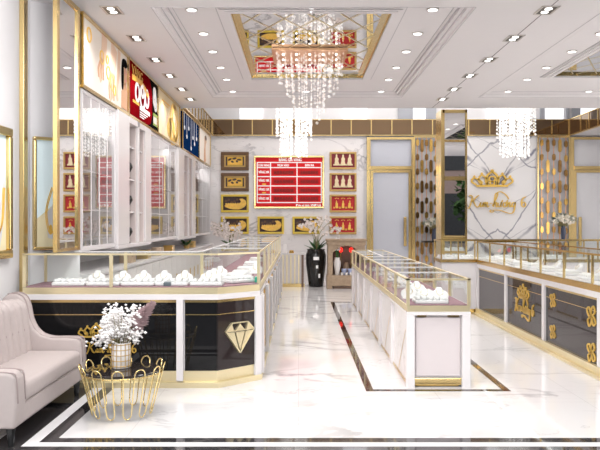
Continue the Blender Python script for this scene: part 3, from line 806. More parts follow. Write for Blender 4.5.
# ---- left counter: front leg, chamfer, side leg
XL = -.368
def left_counter():
    r = thing('display_counter', (-1.4, 6.9, 0), 'chamfered L-shaped glass display counter with black front behind the sofa', 'counter')
    foot = [(-2.5,6.52),(-.73,6.52),(XL,6.87),(XL,15.0),(-.95,15.0),(-.95,7.1),(-2.5,7.1)]
    def inset(k):                    # shrink footprint on visible faces
        return [(-2.5,6.52+k),(-.73-k*.4,6.52+k),(XL-k,6.87+k*.4),(XL-k,15.0-k),(-.95,15.0-k),(-.95,7.1),(-2.5,7.1)]
    Pz = lambda u, v, d: (u, v, d)
    MB().prism(inset(.03), Pz, .15, .80).build('body', M['lacquer'], r)
    m = MB(); m.prism(inset(-.02), Pz, 0.0, .05); m.prism(inset(.02), Pz, .05, .15); m.build('plinth', M['palegold'], r)
    MB().prism(inset(0), Pz, .795, .845).build('rail', M['lacquer'], r)
    MB().prism(inset(.004), Pz, .845, .905).build('gold_band', M['palegold'], r)
    MB().prism(inset(.015), Pz, .905, .912).build('case_floor', M['maroon'], r)
    segs = [((-2.5,6.52),(1,0),1.77),((-.73,6.52),((XL+.73)/.5043,.35/.5043),.5043),((XL,6.87),(0,1),8.13)]
    Ts = [run_T(p,d) for p,d,_ in segs]
    # black panels + gold lines on the front and chamfer
    T = Ts[0]
    for a, b in ((.02,1.40),(1.47,1.77)):
        MB().obox(T,a,b,.012,.03,.15,.77).build('black_panel', M['black'], r)
        MB().obox(T,a,b,.006,.02,.770,.795).build('gold_line', M['gold'], r)
        MB().obox(T,a,b,.006,.02,.656,.664).build('gold_line', M['gold'], r)
    MB().obox(Ts[1],0,.50,.012,.03,.15,.77).build('smoked_panel', M['smoke'], r)
    MB().obox(Ts[1],0,.50,.006,.02,.770,.795).build('gold_line', M['gold'], r)
    MB().obox(Ts[1],.0,.50,.006,.02,.656,.664).build('gold_line', M['gold'], r)
    MB().obox(T,1.395,1.455,-.008,.03,.06,.80).build('post', M['lacquer'], r)
    MB().obox(T,-.0,.03,-.005,.03,.06,.80).build('post', M['lacquer'], r)
    MB().obox(Ts[1],.445,.515,-.012,.03,.05,.80).build('post', M['lacquer'], r)
    # emblem on the black front and gem on the chamfer
    P = PY(6.53)
    m = MB(); crown(m, wx(95.5,6.5), wz(338,6.5), .285, P, .0, .016); m.build('crown_emblem', M['signgold'], r)
    m = MB(); script(m, wx(111,6.5), wz(353,6.5), .46, P, .0, .014, .22); m.build('script_lettering', M['signgold'], r)
    T1_ = Ts[1]
    diamond(r, lambda u,v,d: T1_(u,.012-d,v), .255, .435, .33, .0)
    # side leg: pilasters and ribbed infill
    T = Ts[2]
    for i in range(8):
        u = .05+i*1.13
        MB().obox(T,u,u+.16,-.035,.03,.05,.80).build('post', M['lacquer'], r)
        if i < 7:
            MB().obox(T,u+.16,u+1.13,.012,.03,.15,.77).build('side_panel', M['cream'], r)
            MB().obox(T,u+.90,u+1.13,-.006,.012,.15,.77).build('gold_infill', M['deepgold'], r)
            MB().obox(T,u+.16,u+.20,-.005,.03,.15,.79).build('gold_line', M['gold'], r)
            MB().obox(T,u+.16,u+1.13,-.003,.03,.15,.19).build('gold_line', M['gold'], r)
    # glass case
    z0, z1 = .912, 1.205
    for T, L in zip(Ts,(1.77,.5043,8.13)):
        MB().obox(T,0,L,0,.014,z1-.006,z1+.010).build('top_frame', M['palegold'], r)
    n = [0]
    def gp(x, y): BOX(x-.014,x+.014,y-.014,y+.014,z0-.004,z1).build('case_post', M['palegold'], r)
    gp(-2.486,6.534); gp(-1.70,6.536); gp(XL-.014,6.89)
    for i in range(1,8): gp(XL-.014, 6.87+i*1.13)
    gp(-2.486,7.08); gp(-.95,7.08); gp(-1.70,7.08)
    gp(-.945,15-.02)
    glass_wall(r,Ts[0],0.03,.78,.006,z0,z1); glass_wall(r,Ts[0],.82,1.77,.006,z0,z1); glass_wall(r,Ts[1],0,.50,.006,z0,z1)
    for i in range(7): glass_wall(r,Ts[2],.04+i*1.13,1.13+i*1.13,.006,z0,z1)
    MB().quad((-2.49,7.09,z0),(-.95,7.09,z0),(-.95,7.09,z1),(-2.49,7.09,z1)).build('glass_pane', M['glass'], r)
    MB().quad((-.95,7.09,z0),(-.95,14.98,z0),(-.95,14.98,z1),(-.95,7.09,z1)).build('glass_pane', M['glass'], r)
    MB().add([(a,b,z1+.006) for a,b in inset(.012)], [tuple(range(7))]); 
    g = MB(); g.add([(a,b,z1+.004) for a,b in inset(.012)], [tuple(range(7))]); g.build('glass_top', M['glasstop'], r)
    m = MB(); m.box(-2.5,-.95,7.085,7.1,z1-.006,z1+.008); m.box(-.96,-.945,7.1,15,z1-.006,z1+.008); m.box(-2.5,-2.486,6.53,7.1,z1-.006,z1+.008)
    m.box(-.95,XL,14.985,15.0,z1-.006,z1+.008)
    for i in range(1,7): m.box(-.95,XL,6.87+i*1.13-.008,6.87+i*1.13+.008,z1-.006,z1+.008)
    m.build('back_frame', M['display'], r)
    return r
left_counter()

# ---- centre island counter
CX0, CX1, CY0, CY1 = .975, 1.553, 6.49, 13.2
def centre_counter():
    r = thing('display_counter', ((CX0+CX1)/2, (CY0+CY1)/2, 0), 'long white island display counter standing alone on the dark floor inlay', 'counter')
    zb, zr, z0, z1 = .69, .745, .752, .985
    BOX(CX0+.07,CX1-.07,CY0+.06,CY1-.05,.07,.66).build('body', M['lacquer'], r, bevel=.01)
    m = MB(); m.box(CX0+.085,CX1-.085,CY0+.075,CY1-.06,.0,.02); m.box(CX0+.06,CX1-.06,CY0+.045,CY1-.05,.02,.085); m.build('plinth', M['gold'], r, bevel=.015)
    BOX(CX0+.085,CX1-.085,CY0+.04,CY0+.059,.10,.635).build('front_panel', M['blushpanel'], r, bevel=.008)
    BOX(CX0,CX1,CY0,CY1,.66,zb).build('rail', M['lacquer'], r)
    m = MB(); m.box(CX0+.10,CX0+.18,CY0+.015,CY0+.06,.645,.66); m.box(CX1-.20,CX1-.10,CY0+.015,CY0+.06,.645,.66); m.build('gold_slot', M['deepgold'], r)
    BOX(CX0+.004,CX1-.004,CY0+.004,CY1-.004,zb,zr).build('gold_band', M['palegold'], r)
    BOX(CX0+.02,CX1-.02,CY0+.02,CY1-.02,zr,z0).build('case_floor', M['maroon'], r)
    for x in (CX0,CX1-.075): BOX(x,x+.075,CY0,CY0+.075,0,.66).build('post', M['lacquer'], r, bevel=.006)
    n = 6; st = (CY1-CY0-.075)/n
    for x, o, d in ((CX0,.0,1),(CX1,.0,-1)):
        for i in range(1,n+1):
            y = CY0+i*st; a, b = sorted((x,x+d*.06))
            BOX(a,b,y,y+.12,0,.66).build('post', M['lacquer'], r)
        for i in range(n):
            y = CY0+i*st; a, b = sorted((x+d*.03,x+d*.07)); e = x+d*.026
            y0, y1 = y+.12 if i else y+.075, y+st
            BOX(a,b,y0,y1,.02,.66).build('side_panel', M['panel_marble'], r)
            m = MB(); a, b = sorted((x+d*.022,x+d*.04))
            m.box(a,b,y0,y1,.0,.025); m.box(a,b,y0,y0+.012,.025,.66)
            m.build('gold_edge', M['gold'], r)
            P = (lambda u,v,dd: (x+d*(.028-dd),u,v))
            m = MB(); ribbon(m,[(y0+.02,.64),(y0+.35,.33),(y0+.65,.04)],.006,P,0,.002,4); m.build('inlay_line', M['goldframe'], r)
    # glass case
    t = .014
    m = MB()
    for x in (CX0+t,CX1-t): m.box(x-t,x+t,CY0,CY1,z1-.012,z1+.004)
    for y in (CY0+t,CY1-t): m.box(CX0,CX1,y-t,y+t,z1-.012,z1+.004)
    m.build('top_frame', M['palegold'], r)
    for i in range(1,8): y = CY0+(CY1-CY0)*i/8; BOX(CX0,CX1,y-.018,y+.018,z1-.01,z1+.006).build('top_bar', M['display'], r)
    BOX((CX0+CX1)/2-.012,(CX0+CX1)/2+.012,CY0+4.2,CY1-.03,z1-.014,z1+.005).build('top_bar', M['display'], r)
    bay = (CY1-CY0)/8
    for i in range(9):
        y = CY0+bay*i
        for x in (CX0+t,CX1-t):
            yy = min(max(y,CY0+t),CY1-t)
            BOX(x-t,x+t,yy-t,yy+t,zr,z1-.012).build('case_post', M['palegold'], r)
    for i in range(8):
        a, b = CY0+bay*i+t, CY0+bay*(i+1)-t
        for x in (CX0+.006,CX1-.006):
            MB().quad((x,a,z0),(x,b,z0),(x,b,z1),(x,a,z1)).build('glass_pane', M['glass'], r)
    for y in (CY0+.006,CY1-.006): MB().quad((CX0+t,y,z0),(CX1-t,y,z0),(CX1-t,y,z1),(CX0+t,y,z1)).build('glass_pane', M['glass'], r)
    MB().quad((CX0,CY0,z1+.002),(CX1,CY0,z1+.002),(CX1,CY1,z1+.002),(CX0,CY1,z1+.002)).build('glass_top', M['glasstop'], r)
centre_counter()

# ---- right counters
XK = 2.9
def right_counter():
    ys0, ys1 = 5.6, 11.72
    r = thing('display_counter', (XK+.3, (ys0+ys1)/2, 0), 'long smoked-front display counter with white posts along the right edge', 'counter')
    T = lambda u, v, z: (XK+v, ys1-u, z); L = ys1-ys0
    zr0, zr1, zg, z1 = .76, .82, .885, 1.185
    MB().obox(T,0,L,.04,.6,.10,.76).build('body', M['lacquer'], r)
    m = MB(); m.obox(T,-.03,L,-.06,.55,0,.03); m.obox(T,-.01,L,-.02,.55,.03,.10)
    m.build('plinth', M['palegold'], r)
    MB().obox(T,0,L,0,.6,zr0,zr1).build('rail', M['lacquer'], r)
    MB().obox(T,0,L,.004,.596,zr1,zg).build('gold_band', M['deepgold'], r)
    MB().obox(T,.01,L,.015,.585,zg,zg+.007).build('case_floor', M['cream'], r)
    us = [.02,1.60,3.16,4.75]
    for i, u in enumerate(us):
        MB().obox(T,u-.02,u+.07,-.004,.05,.04,.76).build('post', M['lacquer'], r)
        b = us[i+1]-.02 if i+1 < len(us) else L
        p = MB().obox(T,u+.07,b,.02,.05,.10,.76).build('smoked_panel', M['smoke'], r)
        MB().obox(T,u+.07,b,.014,.03,.735,.76).build('gold_line', M['gold'], r)
        MB().obox(T,u+.07,b,.014,.03,.620,.628).build('gold_line', M['gold'], r)
        P = lambda uu, vv, d: T(uu, .02-d, vv)
        mid = (u+b)/2
        if i == 1:
            m = MB(); crown(m, mid, .50, .42, P, 0, .012); m.build('crown_emblem', M['signgold'], r)
            m = MB(); script(m, mid+.05, .33, .78, P, 0, .012, .34); m.build('script_lettering', M['signgold'], r)
        if i >= 2:
            for uu, vv, s in ((u+.30,.60,.09),(u+.30,.24,.09),(b-.18,.56,.12),(b-.18,.20,.11)):
                m = MB()
                for q in range(4):
                    a = q*PI/2+.5
                    ribbon(m,[(uu,vv),(uu+s*.8*math.cos(a),vv+s*.8*math.sin(a)),(uu+s*math.cos(a+.6),vv+s*math.sin(a+.6)),(uu+s*.5*math.cos(a+1.1),vv+s*.5*math.sin(a+1.1)),(uu,vv)],.016,P,0,.01,4)
                m.build('scroll_ornament', M['signgold'], r)
        
    n = 8
    for i in range(n+1):
        u = min(max(L*i/n,.012),L-.012)
        for v in (.012,.588): MB().obox(T,u-.011,u+.011,v-.011,v+.011,zg,z1-.012).build('case_post', M['gold'], r)
    for i in range(n):
        glass_wall(r,T,L*i/n+.012,L*(i+1)/n-.012,.006,zg+.007,z1); glass_wall(r,T,L*i/n+.012,L*(i+1)/n-.012,.594,zg+.007,z1)
    m = MB(); m.obox(T,0,L,0,.02,z1-.014,z1+.006); m.obox(T,0,L,.58,.6,z1-.014,z1+.006); m.obox(T,0,.02,.02,.58,z1-.014,z1+.006); m.obox(T,L-.02,L,.02,.58,z1-.014,z1+.006)
    m.build('top_frame', M['deepgold'], r)
    MB().quad(T(0.02,.02,z1),T(L,.02,z1),T(L,.58,z1),T(.02,.58,z1)).build('glass_top', M['glasstop'], r)
right_counter()
def rear_counter():
    x0, x1, y0, y1 = 2.32, 6.9, 11.75, 12.35
    r = thing('display_counter', ((x0+x1)/2, (y0+y1)/2, 0), 'white display counter running across behind the right counter, below the logo wall', 'counter')
    zg, z1 = .89, 1.20
    BOX(x0+.02,x1,y0+.02,y1,.08,.84).build('body', M['lacquer'], r)
    BOX(x0+.03,x1,y0+.03,y1-.02,0,.08).build('plinth', M['gold'], r)
    BOX(x0,x1,y0,y1,.84,zg).build('gold_band', M['gold'], r)
    BOX(x0+.02,x1-.02,y0+.02,y1-.02,zg,zg+.006).build('case_floor', M['cream'], r)
    xs = [x0+.012,x0+.29,x0+.56]+[x0+.56+.67*i for i in range(1,7)]
    for x in xs:
        for y in (y0+.012,y1-.012): BOX(x-.010,x+.010,y-.010,y+.010,zg,z1-.012).build('case_post', M['gold'], r)
    for a, b in zip(xs[:-1],xs[1:]):
        for y in (y0+.008,y1-.008): MB().quad((a,y,zg),(b,y,zg),(b,y,z1),(a,y,z1)).build('glass_pane', M['glass'], r)
    m = MB(); m.box(x0,x1,y0,y0+.02,z1-.014,z1+.006); m.box(x0,x1,y1-.02,y1,z1-.014,z1+.006); m.box(x0,x0+.02,y0+.02,y1-.02,z1-.014,z1+.006); m.box(x1-.02,x1,y0+.02,y1-.02,z1-.014,z1+.006)
    m.build('top_frame', M['gold'], r)
    MB().quad((x0,y0,z1),(x1,y0,z1),(x1,y1,z1),(x0,y1,z1)).build('glass_top', M['glasstop'], r)
rear_counter()

# ------------------------------------------------------------------ jewellery displays in the cases
def tray_display(loc, label, group, w=.30, d=.22, rotz=0):
    r = thing('jewellery_tray', loc, label, 'jewellery display', group)
    x,y,z = loc
    BOX(x-w/2,x+w/2,y-d/2,y+d/2,z,z+.03).build('tray', M['display'], r, bevel=.008)
    for i in range(5):
        u = x-w/2+.03+(w-.06)*i/4
        MB().tube([(u,y-d*.42,z+.042),(u,y+d*.42,z+.042)], .018, 8).build('pad_roll', M['display'], r, smooth=True)
    r.rotation_euler = (0,0,rotz); return r
def bust_display(loc, label, group, h=.115, rotz=0):
    r = thing('necklace_stand', loc, label, 'jewellery display', group)
    x,y,z = loc; P = lambda u,v,d: (x+u, y-.0-d+v*.75, z+v)
    pts = [(-.07,0),(-.085,.35*h),(-.075,.62*h),(-.03,.80*h),(-.025,h),(.025,h),(.03,.80*h),(.075,.62*h),(.085,.35*h),(.07,0)]
    MB().prism(pts, P, -.02, .02).build('bust', M['display'], r, bevel=.01)
    BOX(x-.07,x+.07,y-.045,y+.06,z,z+.012).build('foot', M['display'], r, bevel=.004)
    m = MB(); m.tube(catmull([P(-.028,.80*h,.024),P(-.03,.55*h,.026),P(0,.38*h,.027),P(.03,.55*h,.026),P(.028,.80*h,.024)],5),.0018,5)
    m.build('necklace', M['gold'], r)
    r.rotation_euler = (0,0,rotz); return r
NTH = ['first','second','third','fourth','fifth','sixth','seventh','eighth','ninth','tenth','eleventh','twelfth']
protoT = protoB = None
def put(kind, loc, label, group, rotz=0):
    global protoT, protoB
    if kind == 'T':
        if protoT is None: protoT = tray_display(loc, label, group, rotz=rotz); return
        dup(protoT, loc, label, rotz, group)
    else:
        if protoB is None: protoB = bust_display(loc, label, group, rotz=rotz); return
        dup(protoB, loc, label, rotz, group)
zf = .914
gl = 'white displays in the left counter'
for i, x in enumerate((-2.12,-1.80,-1.48,-1.17)):
    put('T', (x,6.72,zf), '%s white jewellery tray from the sofa end in the front of the left counter' % NTH[i], gl)
for i, x in enumerate((-1.95,-1.70,-1.50,-1.30,-1.10)):
    put('B', (x,6.92,zf), '%s white necklace stand from the sofa end in the left counter' % NTH[i], gl)
for i, (x, y, a) in enumerate(((-.85,6.72,0),(-.60,7.03,.75),(-.64,7.42,1.57),(-.62,7.85,1.57),(-.62,8.5,1.57),(-.62,9.6,1.57),(-.62,10.7,1.57))):
    lab = ['white jewellery tray left of the glass joint at the left counter chamfer','white jewellery tray behind the chamfered pane of the left counter',
           'white jewellery tray just past the chamfer in the side leg of the left counter','second white jewellery tray past the chamfer along the left counter aisle',
           'third white jewellery tray past the chamfer along the left counter aisle','fourth white jewellery tray past the chamfer along the left counter aisle','fifth white jewellery tray past the chamfer along the left counter aisle'][i]
    put('T', (x,y,zf), lab, gl, a)
for i, (x, y) in enumerate(((-.87,6.95),(-.86,7.24),(-.84,7.66),(-.485,8.17))):
    lab = ['white necklace stand behind the tray left of the chamfer joint','white necklace stand at the inner corner of the left counter','white necklace stand behind the inner corner stand of the left counter','white necklace stand farther along the aisle glass of the left counter'][i]
    put('B', (x,y,zf), lab, gl)
tag(MB().prism([(-.425,6.97),(-.386,7.01),(-.386,7.15),(-.425,7.11)], lambda u,v,d:(u,v,d), zf, zf+.05).build('gift_box', M['green']), 'small emerald green box at the chamfered corner of the left counter', 'box')
tag(BOX(-1.235,-1.17,6.58,6.63,zf,zf+.035).build('ring_box', M['grey'], bevel=.004), 'small dark grey ring box near the glass in the left counter', 'box')
zc = .753; gc = 'white displays in the island counter'
for i, y in enumerate((6.68,7.35,8.2,9.1,10.0,11.0)):
    put('T', (1.22,y,zc), '%s white jewellery tray from the near end of the white island counter' % NTH[i], gc)
for i, (x, y) in enumerate(((1.20,6.84),(1.36,6.90),(1.085,7.02),(1.26,7.6),(1.26,8.6))):
    lab = ['white necklace stand behind the nearest tray of the island counter','white necklace stand at the right of the near end of the island counter','white necklace stand at the left of the near end of the island counter','white necklace stand behind the second tray of the island counter','white necklace stand behind the third tray of the island counter'][i]
    put('B', (x,y,zc), lab, gc)
zq = .893; gr = 'white displays in the right counter'
for i, y in enumerate((6.3,6.95,7.6,8.25,8.9,9.55,10.15,10.7,11.4)):
    put('T', (3.10,y,zq), '%s white jewellery tray from the right edge along the smoked-front counter' % NTH[i], gr, PI/2)
for i, y in enumerate((6.65,7.3,8.0,8.6,9.3,10.0)):
    put('B', (3.30,y,zq), '%s white necklace stand from the right edge along the smoked-front counter' % NTH[i], gr, -PI/2)
for i, x in enumerate((2.46,2.75,3.4,4.2,5.0,5.8)):
    put('T', (x,11.95,.897), '%s white jewellery tray from the left in the counter below the logo wall' % NTH[i], 'white displays in the rear counter')

# ------------------------------------------------------------------ left wall: base cabinets, showcases, niche towers, posters
def base_cabinets():
    r = thing('base_cabinet', (-2.45, 12.5, 0), 'long low white cabinet under the wall showcases behind the left counter', 'cabinet')
    x1 = -2.12
    BOX(-2.85,x1-.03,7.33,17.9,.08,.93).build('carcass', M['cream'], r)
    BOX(-2.85,x1-.06,7.33,17.9,0,.08).build('plinth', M['gold'], r)
    BOX(-2.85,x1,7.32,17.92,.93,.97).build('worktop', M['lacquer'], r)
    for i in range(20):
        y = 7.35+i*.527
        d = BOX(x1-.03,x1-.01,y,y+.51,.10,.91).build('door', M['cream'], r)
        BOX(x1-.01,x1+.005,y+.46,y+.475,.4,.6).build('handle', M['gold'], d)
base_cabinets()
XS = -2.2
def glass_showcase(y0, y1, npanes, label):
    r = thing('wall_showcase', (-2.5, (y0+y1)/2, 1.2), label, 'showcase', 'glass wall showcases')
    z0, z1 = 1.20, 2.86
    BOX(-2.85,-2.82,y0,y1,z0,z1).build('back_panel', M['white'], r)
    m = MB(); m.box(-2.82,XS,y0,y1,z0,z0+.05); m.box(-2.82,XS,y0,y1,z1-.04,z1); m.box(-2.82,XS,y0,y0+.03,z0+.05,z1-.04); m.box(-2.82,XS,y1-.03,y1,z0+.05,z1-.04)
    m.build('carcass', M['lacquer'], r)
    for z in (1.62,2.04,2.46): BOX(-2.82,XS-.06,y0+.03,y1-.03,z,z+.015).build('shelf', M['lacquer'], r)
    w = (y1-y0-.06)/npanes
    for i in range(npanes):
        a = y0+.03+i*w
        d = MB().quad((XS-.01,a+.004,z0+.05),(XS-.01,a+w-.004,z0+.05),(XS-.01,a+w-.004,z1-.04),(XS-.01,a+.004,z1-.04)).build('glass_door', M['cabglass'], r)
        m = MB(); m.box(XS-.012,XS-.006,a,a+.012,z0+.05,z1-.04); m.box(XS-.012,XS-.006,a+w-.012,a+w,z0+.05,z1-.04); m.build('door_edge', M['lacquer'], d)
    return r
def niche_tower(y0, y1, label):
    r = thing('niche_tower', (-2.5, (y0+y1)/2, 1.2), label, 'showcase', 'white niche towers')
    z0, z1 = 1.17, 2.86; w = (y1-y0)
    a, b, c, d = y0+w*.30, y0+w*.55, y0+w*.60, y0+w*.80
    XF = XS+.03
    BOX(-2.85,-2.6,y0,y1,z0,z1).build('back_panel', M['pinkwall'], r)
    m = MB()
    for p, q in ((y0,a),(b,c),(d,y1)): m.box(-2.6,XF,p,q,z0+.05,z1)
    m.box(-2.6,XF,y0,y1,z0,z0+.05); m.box(-2.6,XF,a,d,z1-.08,z1)
    m.build('pilasters', M['lacquer'], r, bevel=.008)
    for p, q in ((a,b),(c,d)):
        BOX(-2.6,XF-.03,q-.012,q,z0+.05,z1-.08).build('niche_lining', M['pinkwall'], r)
        for z in (1.62,2.05,2.48): BOX(-2.6,XF-.05,p,q,z,z+.02).build('shelf', M['lacquer'], r)
    return r
SEG = [7.32, 8.66, 10.62, 13.05, 15.2, 17.9]
glass_showcase(SEG[0],SEG[1],4,'nearest tall glass showcase on the left wall below the cream poster')
niche_tower(SEG[1]+.01,SEG[2],'white niche tower with black busts on the left wall below the red poster')
glass_showcase(SEG[2]+.01,SEG[3],3,'middle tall glass showcase on the left wall below the golden bracelet poster')
niche_tower(SEG[3]+.01,SEG[4],'far white niche tower on the left wall below the blue poster')
glass_showcase(SEG[4]+.01,SEG[5],4,'farthest tall glass showcase on the left wall by the back wall')
def bust_black(loc, label):
    r = thing('black_bust', loc, label, 'bust', 'black busts in the niche tower')
    x,y,z = loc
    MB().lathe([(.07,0),(.07,.015),(.03,.03),(.03,.06),(.07,.09),(.10,.15),(.085,.20),(.04,.225),(.032,.29),(.034,.30)], loc, 16).build('bust', M['blackceramic'], r, smooth=True)
    m = MB(); m.tube([(x+.045*math.cos(t)+.0,y+.045*math.sin(t),z+.225-.05*max(0,math.cos(t))) for t in [2*PI*k/20 for k in range(20)]],.005,5,closed=True); m.build('necklace', M['gold'], r)
w = SEG[2]-SEG[1]-.01
yb_ = SEG[1]+.01+w*.42
for z, nm in ((1.221,'bottom'),(1.641,'second'),(2.071,'third')):
    bust_black((-2.285,yb_,z), 'black necklace bust on the %s shelf of the white niche tower' % nm)
# small boxes and a plant on the ledge below
for i, (y, c, nm) in enumerate(((9.3,'wood','dark wooden'),(10.3,'gold','gold'),(11.3,'wood','second dark wooden'),(12.3,'deepgold','second gold'),(14.9,'goldframe','bronze'))):
    tag(MB().prism([(y,.971),(y+.28,.971),(y+.24,1.10),(y+.04,1.10)],PX(-2.32),0,.16).build('display_box', M[c], bevel=.006), '%s display box on the ledge under the left wall showcases' % nm, 'box')

# posters
def poster(y0, y1, bg, label, draw, z0=2.90, z1=HC-.045):
    r = thing('poster', (XS, (y0+y1)/2, z0-.03), label, 'poster', 'lit posters above the showcases')
    P = PX(XS)
    MB().prism(rect(y0+.0,y1-.0,z0,z1),P,-.08,.0).build('print', M[bg], r)
    m = MB()
    m.prism(rect(y0,y1,z0-.035,z0),P,-.08,.02); m.prism(rect(y0,y1,z1,z1+.035),P,-.08,.02)
    m.prism(rect(y0,y0+.02,z0,z1),P,-.02,.02); m.prism(rect(y1-.02,y1,z0,z1),P,-.02,.02)
    m.build('gold_frame', M['gold'], r)
    U = lambda a: y0+a*(y1-y0); V = lambda b: z0+b*(z1-z0)
    draw(r, P, U, V, (y1-y0), (z1-z0))
def sh(r, name, mt, P, polys, d=.004):
    m = MB()
    for p in polys: m.prism(p, P, .0, d)
    m.build(name, M[mt], r)
def arm(U, V, pts, w):
    m = catmull([(U(a),V(b)) for a,b in pts],5); out = []
    n = len(m); L = []; R_ = []
    for i in range(n):
        a = m[max(i-1,0)]; b = m[min(i+1,n-1)]; dx,dy = b[0]-a[0],b[1]-a[1]; l = math.hypot(dx,dy)
        ww = w*(1-.45*i/n)/2
        L.append((m[i][0]-dy/l*ww,m[i][1]+dx/l*ww)); R_.append((m[i][0]+dy/l*ww,m[i][1]-dx/l*ww))
    return R_+L[::-1]
def d1(r,P,U,V,W,H):      # two hands with gold rings and bracelets, a dark-haired woman at the right edge
    sh(r,'hand','skinpale',P,[arm(U,V,[(.66,.98),(.62,.6),(.57,.25),(.6,.06)],.26), arm(U,V,[(.44,1.0),(.42,.7),(.36,.42),(.38,.25)],.22), arm(U,V,[(.78,.98),(.76,.6),(.72,.3),(.74,.1)],.12)])
    sh(r,'finger','skin',P,[arm(U,V,[(.60+.03*i,.5),(.54+.05*i,.25),(.55+.05*i,.06)],.05) for i in range(3)]+[arm(U,V,[(.37+.02*i,.6),(.31+.05*i,.42),(.32+.05*i,.28)],.045) for i in range(3)],.006)
    m = MB()
    for a,b,q in ((.52,.46,.05),(.60,.34,.06),(.38,.62,.05),(.66,.24,.04),(.13,.80,.05),(.5,.66,.03)): ringz(m,U(a),V(b),q*W*.75,.010*W,P,.008)
    m.build('bracelet', M['gildfig'], r)
    sh(r,'face','skin',P,[ell(U(.925),V(.64),.055*W,.17*H),[(U(.91),V(.5)),(U(.95),V(.5)),(U(.985),V(.38)),(U(.985),V(.03)),(U(.83),V(.03)),(U(.84),V(.32))]],.006)
    sh(r,'hair','posterblack',P,[ell(U(.862),V(.62),.026*W,.27*H,14),ell(U(.915),V(.85),.065*W,.08*H)],.008)
    sh(r,'lips','pinkink',P,[ell(U(.935),V(.55),.016*W,.02*H),ell(U(.91),V(.68),.010*W,.012*H),ell(U(.955),V(.68),.010*W,.012*H)],.009)
def ringz(m,u,v,a,w,P,d): ribbon(m,[(u+a*math.cos(t),v+a*math.sin(t)) for t in [2*PI*k/14 for k in range(15)]],w,P,0,d,0)
def d2(r,P,U,V,W,H):      # crimson rounded field with white rings and yellow headline
    m = MB(); 
    c = [(U(0.0),V(0)),(U(.60),V(0)),(U(.74),V(.08)),(U(.80),V(.30)),(U(.80),V(.75)),(U(.70),V(1)),(U(0.0),V(1))]
    m.prism(c,P,0,.003); m.build('red_field', M['posterred'], r)
    m = MB(); 
    for a,b,s in ((.28,.52,.06),(.45,.50,.08),(.60,.54,.06),(.45,.62,.04)): ringz(m,U(a),V(b),s*W,.03*W,P,.006)
    m.prism(rect(U(.36),U(.70),V(.22),V(.30)),P,0,.006)
    for k in range(3): m.prism(rect(U(.36),U(.62-.06*k),V(.17-.045*k),V(.19-.045*k)),P,0,.006)
    m.build('white_jewels', M['whiteink'], r)
    m = MB(); m.prism(rect(U(.14),U(.34),V(.28),V(.33)),P,0,.006)
    text(m,'VÀNG',U(.28),V(.80),.13,P,.006,bold=.008,width=.34*W); ribbon(m,[(U(.12),V(.74)),(U(.4),V(.76)),(U(.66),V(.62))],.05*W,P,0,.006,4); m.build('yellow_lettering', M['yellowink'], r)
    m = MB(); ringz(m,U(.90),V(.66),.05*W,.03*W,P,.006); ringz(m,U(.89),V(.80),.035*W,.03*W,P,.006); ringz(m,U(.93),V(.55),.04*W,.025*W,P,.006); m.build('white_rings', M['whiteink'], r)
    sh(r,'lime_panel','greenink',P,[rect(U(.84),U(.985),V(.30),V(.36)),rect(U(.84),U(.985),V(.10),V(.13))],.006)
    sh(r,'pale_panel','posterwhite',P,[rect(U(.85),U(.975),V(.14),V(.29))],.006)
def d3(r,P,U,V,W,H):      # pale gold field with gold bracelets
    m = MB()
    for a,b,s in ((.70,.45,.16),(.78,.50,.14),(.62,.25,.10),(.5,.3,.06)): ringz(m,U(a),V(b),s*W,.045*W,P,.006)
    m.build('gold_bracelets', M['gildfig'], r)
    sh(r,'hand','skinpale',P,[arm(U,V,[(.2,.0),(.3,.3),(.42,.5)],.2),arm(U,V,[(.85,.0),(.85,.3),(.8,.6)],.16)])
    sh(r,'headline','yellowink',P,[rect(U(.2),U(.5),V(.80),V(.83)),rect(U(.25),U(.45),V(.74),V(.755))],.006)
def d4(r,P,U,V,W,H):      # navy field with hanging white necklaces
    m = MB()
    for a,l in ((.12,.35),(.25,.55),(.36,.28),(.5,.80),(.62,.45),(.72,.6),(.85,.4)):
        m.prism(rect(U(a)-.008,U(a)+.008,V(1-l),V(1)),P,0,.005)
        m.prism(ell(U(a),V(1-l-.05),.03*W,.06*H,10),P,0,.006)
    m.build('white_pendants', M['whiteink'], r)
def d5(r,P,U,V,W,H):
    sh(r,'figure','skinpale',P,[arm(U,V,[(.55,.0),(.5,.4),(.55,.7)],.35),ell(U(.56),V(.75),.1*W,.12*H)])
    sh(r,'dress','skin',P,[arm(U,V,[(.5,.0),(.48,.25),(.5,.45)],.25)],.006)
    sh(r,'hair','woodframe',P,[ell(U(.58),V(.83),.09*W,.08*H)],.006)
poster(7.3,9.26,'posterwhite','long ivory poster of hands wearing gold bracelets, nearest on the left wall',d1)
poster(9.28,11.2,'posterblack','red and black poster with white rings and yellow lettering',d2)
poster(11.22,13.30,'postercream','pale gold poster of bracelets between the red and the blue posters',d3)
poster(13.62,15.85,'posterblue','navy blue poster with hanging white necklaces',d4)
poster(15.87,17.9,'posterwhite','white poster of a figure, farthest on the left wall',d5)

